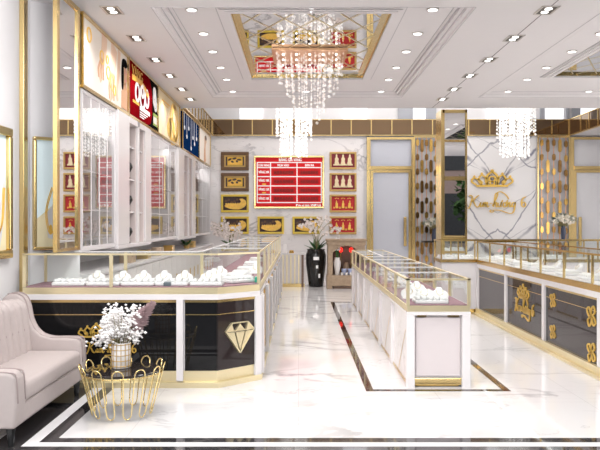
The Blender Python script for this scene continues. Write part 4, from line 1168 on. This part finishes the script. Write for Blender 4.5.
# ------------------------------------------------------------------ mirror panel with gold posts, framed artworks, wall posts
def wall_mirror():
    r = thing('standing_mirror', (XS, 6.92, 1.222), 'tall gold edged mirror standing at the end of the left counter', 'mirror')
    BOX(XS-.035,XS-.02,6.60,7.2,1.222,HC-.005).build('backing', M['white'], r)
    BOX(XS-.02,XS-.012,6.63,7.20,1.25,HC-.01).build('mirror_pane', M['mirror'], r)
    for y in (6.585,7.205): BOX(XS-.035,XS+.005,y-.035,y+.035,1.222,HC-.005).build('gold_post', M['gold'], r)
    BOX(XS-.035,XS+.003,6.6,7.2,1.222,1.25).build('gold_rail', M['gold'], r)
    BOX(XS-.035,XS+.003,6.6,7.2,HC-.05,HC-.005).build('gold_rail', M['gold'], r)
wall_mirror()
tag(BOX(-2.6,-2.555,6.70,6.80,0,HC-.002).build('gold_post', M['gold'], bevel=.004), 'slim full-height gold post on the white wall above the sofa', 'post')
def artwork(y0, y1, label, P=PX(-2.6), fw=.075, loc=None, z0=1.18):
    z1 = 2.33
    r = thing('framed_artwork', loc or (-2.6,(y0+y1)/2,z0), label, 'picture', 'gold framed artworks on the left wall')
    m = MB()
    m.prism(rect(y0,y1,z0,z0+fw),P,0,.06); m.prism(rect(y0,y1,z1-fw,z1),P,0,.06); m.prism(rect(y0,y0+fw,z0+fw,z1-fw),P,0,.06); m.prism(rect(y1-fw,y1,z0+fw,z1-fw),P,0,.06)
    m.build('frame', M['gold'], r, bevel=.012)
    MB().prism(rect(y0+fw,y1-fw,z0+fw,z1-fw),P,0,.02).build('print', M['artsky'], r)
    w = y1-y0
    MB().prism([(y0+fw,z0+fw),(y1-fw,z0+fw),(y1-fw,z0+.50),(y0+w*.5,z0+.40),(y0+fw,z0+.30)],P,.02,.023).build('sand_area', M['artsand'], r)
    m = MB()
    for k in range(2): ribbon(m,[(y0+w*(.62+.05*k),z0+.62),(y0+w*(.42+.04*k),z0+.38),(y0+w*(.55+.04*k),z0+.16),(y0+w*(.8-.02*k),z0+.3),(y0+w*(.86-.04*k),z0+.62)],.022*w,P,.023,.028,5)
    m.prism(ell(y0+w*.58,z0+.2,.06*w,.05),P,.023,.03); m.build('gold_necklace', M['gildfig'], r)
    m = MB(); m.prism([(y0+w*.40,z0+.35),(y0+w*.5,z0+.12),(y0+w*.75,z0+.1),(y0+w*.9,z0+.45),(y0+w*.86,z0+.72),(y0+w*.74,z0+.5),(y0+w*.6,z0+.42)],P,.02,.025); m.build('white_shell', M['display'], r)
q_ = math.hypot(.385,.32); ux_, uy_ = .385/q_, .32/q_
artwork(.015, .315, 'gold framed pale blue artwork of a necklace beside the standing mirror', lambda u,v,d: (-2.6+ux_*u+uy_*d, 6.98+uy_*u-ux_*d, v), .032, (-2.47,7.08,1.225), 1.225)
artwork(5.60, 6.42, 'gold framed pale artwork at the left edge, above the sofa')
struct(MB().prism([(-2.6,6.98),(-2.215,7.30),(-2.75,7.30),(-2.75,6.98)], lambda u,v,d:(u,v,d), 0, HC).build('wall_corner', M['white'], base=(0,0,0)))

# ------------------------------------------------------------------ sofa
def sofa():
    Y0, Y1 = 4.74, 6.30
    r = thing('sofa', (-2.2, (Y0+Y1)/2, 0), 'blush tufted two-seat sofa with black legs against the left wall', 'sofa')
    def armp():
        p = [(-1.87,.13),(-1.855,.30),(-1.865,.47),(-1.90,.50),(-2.0,.505),(-2.12,.505),(-2.21,.53),(-2.27,.585),(-2.31,.67),(-2.33,.77),(-2.36,.85),(-2.42,.885),(-2.50,.88),(-2.55,.84),(-2.57,.5),(-2.55,.13)]
        return p
    for y0, y1 in ((Y0,Y0+.17),(Y1-.13,Y1)):
        P = lambda u,v,d: (u,d,v)
        o = MB().prism(armp(),P,y0,y1).build('arm', M['sofa'], r, bevel=.035, seg=4, smooth=True)
        m = MB()
        for y in (y0+.02,y1-.02): m.tube([(u,y,v) for u,v in catmull(armp()[1:13],3)],.006,6)
        m.build('piping', M['sofapipe'], o, smooth=True)
    BOX(-2.5,-1.875,Y0+.15,Y1-.11,.13,.27).build('base', M['sofa'], r, bevel=.02)
    # seat cushion
    m = MB(); nx, ny = 10, 16
    m = BOX(-2.33,-1.862,Y0+.175,Y1-.135,.265,.405)
    m.build('seat_cushion', M['sofa'], r, bevel=.04, seg=4, smooth=True)
    # channelled, tufted back
    m = MB(); ny, nz = 96, 14; ya, yb = Y0+.10, Y1-.08; vs = []; fs = []
    for k in range(nz+1):
        t = k/nz; z = .36+.50*t
        for j in range(ny+1):
            s = j/ny; ch = s*11
            bul = abs(math.sin(PI*ch))**.55
            pinch = 1-.35*math.exp(-((t-.55)/.16)**2)*(1-bul)
            x = -2.30-.085*t+.045*bul*(.6+.4*t)*pinch - (.10*(t-.85)/.15 if t > .85 else 0)*.6
            zz = z+.028*math.sin(PI*s)*t - (.02*((t-.85)/.15)**2 if t > .85 else 0)
            vs.append((x, ya+(yb-ya)*s, zz))
    W = ny+1
    for k in range(nz):
        for j in range(ny): fs.append((k*W+j,k*W+j+1,(k+1)*W+j+1,(k+1)*W+j))
    n = len(vs)
    for j in range(ny+1): x,y,z = vs[nz*W+j]; vs.append((x-.10,y,z-.02))
    for j in range(ny): fs.append((nz*W+j,nz*W+j+1,n+j+1,n+j))
    n2 = len(vs)
    for j in range(ny+1): vs.append((-2.57,ya+(yb-ya)*j/ny,.13))
    for j in range(ny): fs.append((n+j,n+j+1,n2+j+1,n2+j))
    m.add(vs,fs); bk = m.build('backrest', M['sofa'], r, smooth=True)
    m = MB()
    for c in range(1,11):
        for t in (.45,.72): 
            y = ya+(yb-ya)*c/11; m.ball((-2.295-.085*t+.006,y,.36+.5*t),.012,8,5)
    m.build('tuft_buttons', M['sofapipe'], bk)
    for x, y in ((-1.92,Y0+.07),(-1.92,Y1-.07),(-2.50,Y0+.07),(-2.50,Y1-.07)):
        MB().lathe([(.018,0),(.02,.01),(.032,.14)], (x,y,0), 12).build('leg', M['blackleg'], r)
sofa()

# ------------------------------------------------------------------ coffee table and flower vase
def coffee_table(c):
    r = thing('coffee_table', (c[0],c[1],0), 'round coffee table of gold wire loops with smoked glass top', 'table')
    pts = []; N = 12; dl = PI/N; cap = .044
    def pt(a, z):
        t = (z-.014)/.385; rr = .228+.100*t
        pts.append((c[0]+rr*math.cos(a), c[1]+rr*math.sin(a), z))
    for i in range(N):
        a0 = 2*dl*i
        for k in range(5): pt(a0, .014+cap+(.385-2*cap)*k/5)
        for k in range(9): t = PI*k/8; pt(a0+dl/2-dl*.5*math.cos(t)*1.0, .399-cap+cap*math.sin(t))
        for k in range(1,5): pt(a0+dl, .399-cap-(.385-2*cap)*k/5)
        for k in range(8): t = PI*k/8; pt(a0+1.5*dl-dl*.5*math.cos(t), .014+cap-cap*math.sin(t))
    MB().tube(pts,.0048,7,closed=True).build('wire_loops', M['wiregold'], r, smooth=True)
    MB().lathe([(.285,.335),(.297,.338),(.297,.350),(.285,.353)], (c[0],c[1],0), 48).build('glass_top', M['tableglass'], r)
    m = MB(); m.tube([(c[0]+.300*math.cos(2*PI*k/40),c[1]+.300*math.sin(2*PI*k/40),.330) for k in range(40)],.005,6,closed=True); m.build('support_ring', M['gold'], r, smooth=True)
TC = (-1.375,5.62)
coffee_table(TC)
def table_vase(c):
    rnd = random.Random(11)
    x,y,z = c
    r = thing('flower_vase', c, 'white grid vase of baby breath and a pink plume on the coffee table', 'vase')
    v = MB().lathe([(.066,0),(.072,.005),(.074,.10),(.074,.195),(.068,.200),(.062,.19),(.06,.02)], c, 32).build('vase', M['vase'], r, smooth=True)
    m = MB()
    for k in range(5): m.tube([(x+.0755*math.cos(t),y+.0755*math.sin(t),z+.02+.042*k) for t in [2*PI*q/32 for q in range(32)]],.003,4,closed=True)
    for q in range(14): a = 2*PI*q/14; m.tube([(x+.0755*math.cos(a),y+.0755*math.sin(a),z+.005),(x+.0755*math.cos(a),y+.0755*math.sin(a),z+.195)],.003,4)
    m.build('gold_grid', M['goldframe'], v)
    st = MB(); bl = MB()
    for i in range(46):
        a = rnd.uniform(0,2*PI); sp = rnd.uniform(.02,.19)*(1.0 if math.cos(a) < .3 else .78); h = rnd.uniform(.13,.36)-.45*max(0,sp-.1)
        tip = (x+sp*math.cos(a)*1.05, y+sp*math.sin(a), z+.10+h)
        base = (x+.02*math.cos(a),y+.02*math.sin(a),z+.1)
        st.tube([base, ((base[0]+tip[0])/2,(base[1]+tip[1])/2,(base[2]+tip[2])/2+.03), tip],.0018,4)
        for k in range(22):
            q = rnd.gauss(0,.026),rnd.gauss(0,.026),rnd.gauss(0,.026)
            s = rnd.uniform(.008,.017)
            bl.octa((tip[0]+q[0],tip[1]+q[1],tip[2]+q[2]),s,s*.8)
    st.build('stems', M['stem'], r); bl.build('blossoms', M['blossom'], r)
    for (dx,dz,L,dy) in ((.25,.50,1,-.02),(.19,.44,.9,.05)):
        p = MB(); p0 = Vector((x,y,z+.15)); p1 = Vector((x+dx,y+dy,z+dz))
        p.tube([p0, p0.lerp(p1,.5)+Vector((0,0,.02)), p1],.003,5)
        for k in range(700):
            t = rnd.uniform(.40,1.0); q = p0.lerp(p1,t)+Vector((0,0,.02*math.sin(PI*t)))
            d = (p1-p0).normalized()*.8+Vector((rnd.uniform(-.7,.7),rnd.uniform(-.7,.7),rnd.uniform(-.7,.7)))
            p.leaf(q,d,.12*(1.3-t),.020,(rnd.random(),rnd.random(),rnd.random()))
        p.build('pink_plume', M['plume'], r)
table_vase((TC[0]-.022,TC[1]+.05,.3535))

# ------------------------------------------------------------------ back of shop: low gate, orchid jar, shrine, vases
def low_counter():
    Y = 16.62
    r = thing('low_counter', (wx(293,Y),Y+.2,0), 'low white fluted counter with gold trim at the end of the left counter', 'counter')
    x0,x1 = wx(281.5,Y),wx(304.5,Y); zt_ = wz(253.5,Y)
    BOX(x0,x1,Y+.02,Y+.45,.08,zt_-.03).build('body', M['cream'], r)
    BOX(x0,x1,Y-.0,Y+.45,0,.08).build('plinth', M['gold'], r)
    BOX(x0-.01,x1+.01,Y-.01,Y+.46,zt_-.03,zt_).build('top', M['lacquer'], r)
    for i in range(6):
        x = x0+.02+i*(x1-x0-.06)/5.2; BOX(x,x+.03,Y+.0,Y+.02,.08,zt_-.03).build('gold_flute', M['palegold'], r)
    BOX(x1-.07,x1-.02,Y-.005,Y+.02,.0,zt_-.03).build('dark_edge', M['wooddark'], r)
    return zt_
zlc = low_counter()
tag(MB().prism([(wx(282.5,16.8),zlc),(wx(287,16.8),zlc),(wx(286.5,16.8),zlc+.20),(wx(283,16.8),zlc+.20)],PY(16.85),0,.1).build('cream_box', M['vase'], bevel=.01), 'cream box on the left of the low fluted counter', 'box')
tag(MB().prism([(wx(289,16.8),zlc),(wx(294,16.8),zlc),(wx(293.5,16.8),zlc+.07),(wx(289.5,16.8),zlc+.07)],PY(16.85),0,.1).build('gold_dish', M['deepgold'], bevel=.01), 'small gold dish on the low fluted counter', 'dish')
def orchid_jar():
    Y = 16.75; x = wx(316,Y); rnd = random.Random(5)
    r = thing('orchid_jar', (x,Y,0), 'tall black jar with white labels holding white orchids before the back wall', 'plant')
    h = wz(249,Y)
    MB().lathe([(.16,0),(.17,.02),(.20,h*.3),(.235,h*.62),(.235,h*.85),(.20,h*.97),(.215,h),(.19,h),(.17,h*.9)],(x,Y,0),28).build('jar', M['blackceramic'], r, smooth=True)
    P = PY(Y-.225)
    for u,v,w,hh in ((.0,h*.72,.13,.07),(.02,h*.50,.05,.07),(.07,h*.25,.035,.09)):
        MB().prism(rect(x+u-w/2,x+u+w/2,v,v+hh),P,-.03,.012).build('white_label', M['whiteink'], r)
    m = MB()
    for i in range(16):
        a = rnd.uniform(0,2*PI); m.leaf((x,Y,h-.05),(math.cos(a),math.sin(a),rnd.uniform(.2,1.4)),rnd.uniform(.25,.42),.10)
    m.build('leaves', M['leaf'], r)
    st = MB(); bl = MB()
    for i in range(9):
        a = rnd.uniform(0,2*PI); sp = rnd.uniform(.15,.55); hh = rnd.uniform(.35,.75)
        p = catmull([(x,Y,h-.05),(x+sp*.3*math.cos(a),Y+sp*.2*math.sin(a),h+hh*.6),(x+sp*math.cos(a),Y+sp*.5*math.sin(a),h+hh),(x+sp*1.25*math.cos(a),Y+sp*.6*math.sin(a),h+hh*.92)],5)
        st.tube(p,.006,4)
        for q in p[6:]:
            for k in range(1):
                c = (q[0]+rnd.gauss(0,.05),q[1]+rnd.gauss(0,.03),q[2]+rnd.gauss(0,.035))
                for w_ in range(5): aa = w_*2*PI/5+i; bl.leaf(c,(math.cos(aa),-.3,math.sin(aa)),.042,.038,(0,-1,0))
    st.build('stems', M['stem'], r); bl.build('orchid_flowers', M['orchid'], r)
orchid_jar()
def shrine():
    Y = 16.15; x0,x1 = wx(327,Y),wx(366,Y); xc = (x0+x1)/2; W = x1-x0; zt_ = wz(239,Y)
    r = thing('shrine_cabinet', (xc,Y+.25,0), 'carved brown wooden shrine cabinet against the back wall', 'cabinet')
    BOX(x0,x1,Y,Y+.5,.06,.30).build('base_box', M['wood'], r, bevel=.012)
    m = MB(); m.box(x0,x0+.12,Y,Y+.5,0,.06); m.box(x1-.12,x1,Y,Y+.5,0,.06); m.build('feet', M['wood'], r)
    BOX(x0+.14,x1-.14,Y+.05,Y+.4,.0,.05).build('under_board', M['wooddark'], r)  # dark wood board between the feet
    for a,b in ((x0+.02,x0+.13),(x1-.13,x1-.02)): BOX(a,b,Y+.02,Y+.48,.30,zt_-.12).build('side_pillar', M['wood'], r, bevel=.015)
    BOX(x0+.1,x1-.1,Y+.44,Y+.48,.30,zt_-.1).build('back_panel', M['wooddark'], r)
    m = MB(); m.box(x0-.02,x1+.02,Y-.02,Y+.5,zt_-.05,zt_); m.box(x0,x1,Y,Y+.5,zt_-.14,zt_-.05)
    m.build('roof', M['wood'], r, bevel=.012)
    m = MB(); P = PY(Y+.05)
    n = 18
    arch = [(x0+.12+(W-.24)*k/n, zt_-.14-.16*abs(2*k/n-1)**2-.025*(k%2)) for k in range(n+1)]
    m.prism([(x0+.12,zt_-.12)]+arch+[(x1-.12,zt_-.12)], P, 0, .03)
    m.build('carved_arch', M['wood'], r)
    m = MB()
    for k in range(9): m.prism(ell(x0+.1+(W-.2)*k/8, .18, .045,.05,8), PY(Y), 0, .012)
    m.build('carving', M['wood'], r)
    return Y, x0, x1
SY, sx0, sx1 = shrine()
zsh = .301
for i, (px) in enumerate((341,351.5)):
    x = wx(px, SY+.3)
    rr = thing('red_lamp', (x, SY+.40, zsh), ('left' if i == 0 else 'right')+' glowing red lamp inside the wooden shrine', 'lamp', 'red lamps in the shrine')
    MB().tube([(x,SY+.40,zsh),(x,SY+.40,wz(252,SY+.40))],.012,8).build('stand', M['gold'], rr)
    MB().ball((x,SY+.39,wz(250,SY+.36)),.048,14,10,1.2).build('red_shade', M['redlamp'], rr, smooth=True)
def shrine_vase():
    x = wx(337.2,SY+.13); y = SY+.13; rnd = random.Random(9)
    r = thing('flower_vase', (x,y,zsh), 'white vase of white lilies with green stems in the wooden shrine', 'vase')
    MB().lathe([(.05,0),(.055,.01),(.05,.06),(.08,.22),(.085,.29),(.06,.36),(.065,.40),(.05,.39)],(x,y,zsh),20).build('vase', M['vase'], r, smooth=True)
    m = MB(); b = MB()
    for i in range(12):
        a = rnd.uniform(0,2*PI); s = rnd.uniform(.02,.085); t = (x+s*math.cos(a),y+s*.5*math.sin(a),zsh+rnd.uniform(.55,.82))
        m.leaf((x,y,zsh+.3),(s*math.cos(a),s*.5*math.sin(a),.35),rnd.uniform(.2,.3),.035); m.tube([(x,y,zsh+.3),t],.005,4)
        for k in range(4): b.leaf(t,(rnd.uniform(-.5,.5),rnd.uniform(-.5,.5),1),.11,.05)
        b.ball(t,.028,6,4)
    m.build('stems', M['leaf'], r); b.build('lily_flowers', M['blossom'], r)
shrine_vase()
for i, px in enumerate((344,350,356)):
    x = wx(px,SY+.22)
    tag(MB().lathe([(.035,0),(.04,.015),(.055,.08),(.062,.14),(.056,.14),(.045,.08)],(x,SY+.19,zsh),18).build('china_bowl', M['bluewhite'], smooth=True), ['left','middle','right'][i]+' blue and white china bowl in the wooden shrine', 'bowl', 'china bowls in the shrine')
for i, px in enumerate((342,346.5,351)):
    x = wx(px,SY+.06)
    tag(MB().lathe([(.022,0),(.03,.01),(.034,.06),(.028,.06),(.025,.02)],(x,SY+.06,zsh),16).build('white_cup', M['vase'], smooth=True), ['left','middle','right'][i]+' small white cup at the front of the shrine', 'cup', 'white cups in the shrine')
tag(MB().lathe([(.05,0),(.07,.05),(.07,.17),(.055,.25),(.03,.28)],(wx(346.3,SY+.36),SY+.34,zsh),22).build('round_urn', M['wood'], smooth=True), 'round brown urn behind the china bowls in the shrine', 'urn')

def bouquet(name, c, vase_prof, vm, rad, hz, blossoms, petal, label, seedv, sag=1.0, n=60):
    rnd = random.Random(seedv); x,y,z = c; h = vase_prof[-1][1]
    r = thing(name, c, label, 'vase')
    MB().lathe(vase_prof+[(vase_prof[-1][0]*.8,h*.9)],c,20).build('vase', M[vm], r, smooth=True)
    lv = MB(); bl = MB(); stt = MB()
    for i in range(n):
        a = rnd.uniform(0,2*PI); e = rnd.uniform(-.1,1.2); q = rad*rnd.uniform(.5,1)
        p = (x+q*math.cos(a)*math.cos(e), y+q*math.sin(a)*math.cos(e), z+h+hz+q*.7*math.sin(e))
        stt.tube([(x,y,z+h*.8),p],.004,4)
        if i % 2:
            for k in range(5): lv.leaf(p,(math.cos(a)+rnd.uniform(-.6,.6),math.sin(a)+rnd.uniform(-.6,.6),rnd.uniform(-.5,.8)),rad*.45,rad*.16)
        else:
            for k in range(6): aa = k*PI/3; bl.leaf(p,(math.cos(aa),-.4,math.sin(aa)),petal,petal*.9,(0,-1,0))
            bl.ball(p,petal*.55,7,5)
    stt.build('stems', M['stem'], r); lv.build('leaves', M['sage'], r); bl.build('blossoms', M[blossoms], r)
# wall shelf with vase at the lattice by the door
YS_ = 17.45
tag(BOX(wx(424,YS_),wx(443,YS_),YS_-.12,YB-.125,wz(242.5,YS_),wz(241,YS_)).build('wall_shelf', M['blackleg']), 'black shelf across the lattice screen by the grey door', 'shelf')
bouquet('flower_vase',(wx(434.5,YS_),YS_+.0,wz(241,YS_)+.001),[(.05,0),(.06,.02),(.075,.15),(.05,.28),(.06,.32)],'navyvase',.24,.08,'creamblossom',.06,'navy vase of cream flowers on the black shelf by the lattice screen',21)
YV = 12.05
bouquet('flower_vase',(wx(565.5,YV),YV+.1,1.208),[(.03,0),(.035,.02),(.045,.12),(.035,.2),(.042,.23)],'navyvase',.19,.06,'creamblossom',.05,'dark vase of cream flowers on the counter right of the logo wall',22)
# orchids and dark plant on the ledge by the back wall
def ledge_orchid():
    rnd = random.Random(31); x,y,z = -1.55,16.6,.0
    r = thing('orchid_plant', (x,y,z), 'tall spray of pale orchids behind the left counter near the back wall', 'plant')
    MB().lathe([(.13,0),(.15,.02),(.19,.5),(.20,.95),(.17,.95),(.15,.5)],(x,y,z),20).build('pot', M['vase'], r, smooth=True)
    st = MB(); bl = MB(); lv = MB()
    for i in range(14):
        a = rnd.uniform(0,2*PI); sp = rnd.uniform(.15,.5); hh = rnd.uniform(.25,.62)
        p = catmull([(x,y,z+.9),(x+sp*.3*math.cos(a),y+sp*.3*math.sin(a),z+.95+hh*.7),(x+sp*math.cos(a),y+sp*.6*math.sin(a),z+.95+hh),(x+sp*1.2*math.cos(a),y+sp*.7*math.sin(a),z+.95+hh*.8)],5)
        st.tube(p,.007,4)
        for q in p[5:]:
            c = (q[0]+rnd.gauss(0,.05),q[1]+rnd.gauss(0,.04),q[2]+rnd.gauss(0,.05))
            for w_ in range(5): aa = w_*2*PI/5+i; bl.leaf(c,(math.cos(aa),-.3,math.sin(aa)),.042,.038,(0,-1,0))
        lv.leaf((x,y,z+.93),(math.cos(a),math.sin(a),.6),.3,.08)
    st.build('stems', M['stem'], r); lv.build('leaves', M['leaf'], r); bl.build('orchid_flowers', M['orchid'], r)
ledge_orchid()
def dark_plant():
    rnd = random.Random(41); x,y,z = -2.24,14.4,.971
    r = thing('potted_plant', (x,y,z), 'small dark leafy plant on the ledge below the far niche tower', 'plant')
    MB().lathe([(.05,0),(.065,.07),(.055,.07)],(x,y,z),14).build('pot', M['goldframe'], r)
    m = MB()
    for i in range(40):
        a = rnd.uniform(0,2*PI); m.leaf((x+.04*math.cos(a),y+.05*math.sin(a),z+rnd.uniform(.05,.12)),(math.cos(a)*.5,math.sin(a),rnd.uniform(-.1,.7)),.14,.05)
    m.build('leaves', M['leaf'], r)
dark_plant()

# ------------------------------------------------------------------ street trees facing the shop (seen in the mirrors and black panels)
def street_tree(x, y, h, s, label):
    rnd = random.Random(int(x*10)+99)
    r = thing('street_tree', (x,y,0), label, 'tree', 'street trees facing the shop')
    MB().tube([(x,y,0),(x+.1,y,h*.5),(x,y,h*.8)],.16,8).build('trunk', M['bark'], r)
    m = MB()
    for i in range(700):
        a = rnd.uniform(0,2*PI); e = rnd.uniform(-1,1.5); q = s*rnd.uniform(.5,1)
        m.leaf((x+q*math.cos(a)*math.cos(e),y+q*math.sin(a)*math.cos(e),h+q*math.sin(e)),(rnd.uniform(-1,1),rnd.uniform(-1,1),rnd.uniform(-1,1)),s*.3,s*.2)
    m.build('foliage', M['tree'], r)
street_tree(3.5,-7,3.2,1.8,'green street tree opposite the middle of the shop')
street_tree(9.2,-8.5,2.6,1.5,'green street tree opposite the right side of the shop')
street_tree(-2.5,-7,3.0,1.8,'green street tree opposite the left side of the shop')

fc = thing('street_facade', (2,-13,0), 'dull brown building front across the street', 'building')
BOX(-22,26,-13.6,-13,0,8.5).build('wall', M['facade'], fc)
for i in range(12):
    for z in (.3,4.4):
        f = BOX(-21+i*4,-18.6+i*4,-13.02,-12.96,z,z+2.8).build('window', M['asphalt'], fc)
# ------------------------------------------------------------------ light
w = bpy.data.worlds.new('sky'); S.world = w; w.use_nodes = True
nt = w.node_tree; bg = nt.nodes['Background']
tc = nt.nodes.new('ShaderNodeTexCoord'); sx = nt.nodes.new('ShaderNodeSeparateXYZ'); nt.links.new(tc.outputs['Generated'], sx.inputs[0])
cr = nt.nodes.new('ShaderNodeValToRGB'); e = cr.color_ramp.elements
e[0].position = .40; e[0].color = (.30,.28,.27,1); e[1].position = .62; e[1].color = (.95,.98,1,1)
el = e.new(.5); el.color = (.55,.55,.55,1)
mr = nt.nodes.new('ShaderNodeMapRange'); mr.inputs['From Min'].default_value = -1; mr.inputs['From Max'].default_value = 1
nt.links.new(sx.outputs['Z'], mr.inputs['Value']); nt.links.new(mr.outputs[0], cr.inputs[0]); nt.links.new(cr.outputs[0], bg.inputs[0])
bg.inputs[1].default_value = 1.05

def light(name, typ, loc, rot=(0,0,0), energy=100, color=(1,1,1), **k):
    l = bpy.data.lights.new(name, typ); l.energy = energy; l.color = color
    for a, b in k.items(): setattr(l, a, b)
    o = bpy.data.objects.new(name, l); COL.objects.link(o); o.location = loc; o.rotation_euler = rot
    return o
az = math.atan2(.63, .77); el_ = math.radians(34)
d = Vector((math.sin(az)*math.cos(el_), math.cos(az)*math.cos(el_), -math.sin(el_)))
sun = light('sun', 'SUN', (-6,-8,8), energy=1.0, color=(1,.97,.93), angle=.01)
sun.rotation_euler = d.to_track_quat('-Z','Y').to_euler()
for p in ((-1.2,5.2,HC-.02),(-.9,6.4,HC-.02),(1.2,5.4,HC-.02),(3.2,5.6,HC-.02)):  # unseen fill spots added near the front; no fittings there
    light('downlight_or_fill', 'SPOT', (p[0],p[1],p[2]-.03), energy=45, color=(1,.97,.95), spot_size=2.7, spot_blend=.8, shadow_soft_size=.08)
for i, p in enumerate(spots):
    light('downlight_or_fill', 'SPOT', (p[0],p[1],p[2]-.03), energy=36, color=(1,.96,.93), spot_size=2.5, spot_blend=.8, shadow_soft_size=.06)
light('void_fill', 'AREA', (2.2, 15.8, 5.1), energy=185, color=(1,.98,.96), shape='RECTANGLE', size=7.5, size_y=3.6)  # added fill hidden in the void, lifts the back wall

def strip(x, y, z, sx_, sy_, e):
    light('case_strip_lamp', 'AREA', (x,y,z), energy=e, color=(1,.99,.97), shape='RECTANGLE', size=sx_, size_y=sy_)
strip(-1.65, 6.57, 1.195, 1.6, .02, .6); strip(XL-.05, 10.9, 1.195, .02, 8, 2.2)
strip((CX0+CX1)/2, (CY0+CY1)/2, .966, .02, 6.5, 2); strip(XK+.05, 8.6, 1.165, .02, 6, 2.4); strip(4.6, 11.8, 1.18, 4.4, .02, 2)
for k_, (a_, b_) in enumerate(((7.35,8.63),(10.66,13.0),(15.25,17.85))): strip(XS-.2, (a_+b_)/2, 2.81, .05, b_-a_, 8)
light('window_light', 'AREA', (-.8,-1.2,3.9), rot=(math.radians(74),0,0), energy=330, color=(.97,.98,1), shape='RECTANGLE', size=8, size_y=3)  # unseen fill added behind the camera, outside the shop front
light('side_fill', 'AREA', (8.3,8.5,2.2), rot=(math.radians(90),0,math.radians(90)), energy=120, color=(1,.98,.97), shape='RECTANGLE', size=7, size_y=2.4)  # unseen fill added on the right to reach the left wall
wl = light('wall_fill', 'AREA', (-1.0,4.7,3.35), energy=46, color=(1,.985,.98), shape='RECTANGLE', size=.8, size_y=.5)  # out-of-frame fill added to brighten the left wall
wl.rotation_euler = (Vector((-2.6,7.0,2.4))-Vector((-1.0,4.7,3.35))).to_track_quat('-Z','Y').to_euler()
S.view_settings.view_transform = 'Standard'
S.view_settings.look = 'None'
S.view_settings.exposure = 0.0
S.cycles.max_bounces = 14
S.cycles.diffuse_bounces = 5
S.cycles.glossy_bounces = 6
S.cycles.transparent_max_bounces = 40
S.cycles.caustics_reflective = False
S.cycles.caustics_refractive = False
S.cycles.sample_clamp_indirect = 6
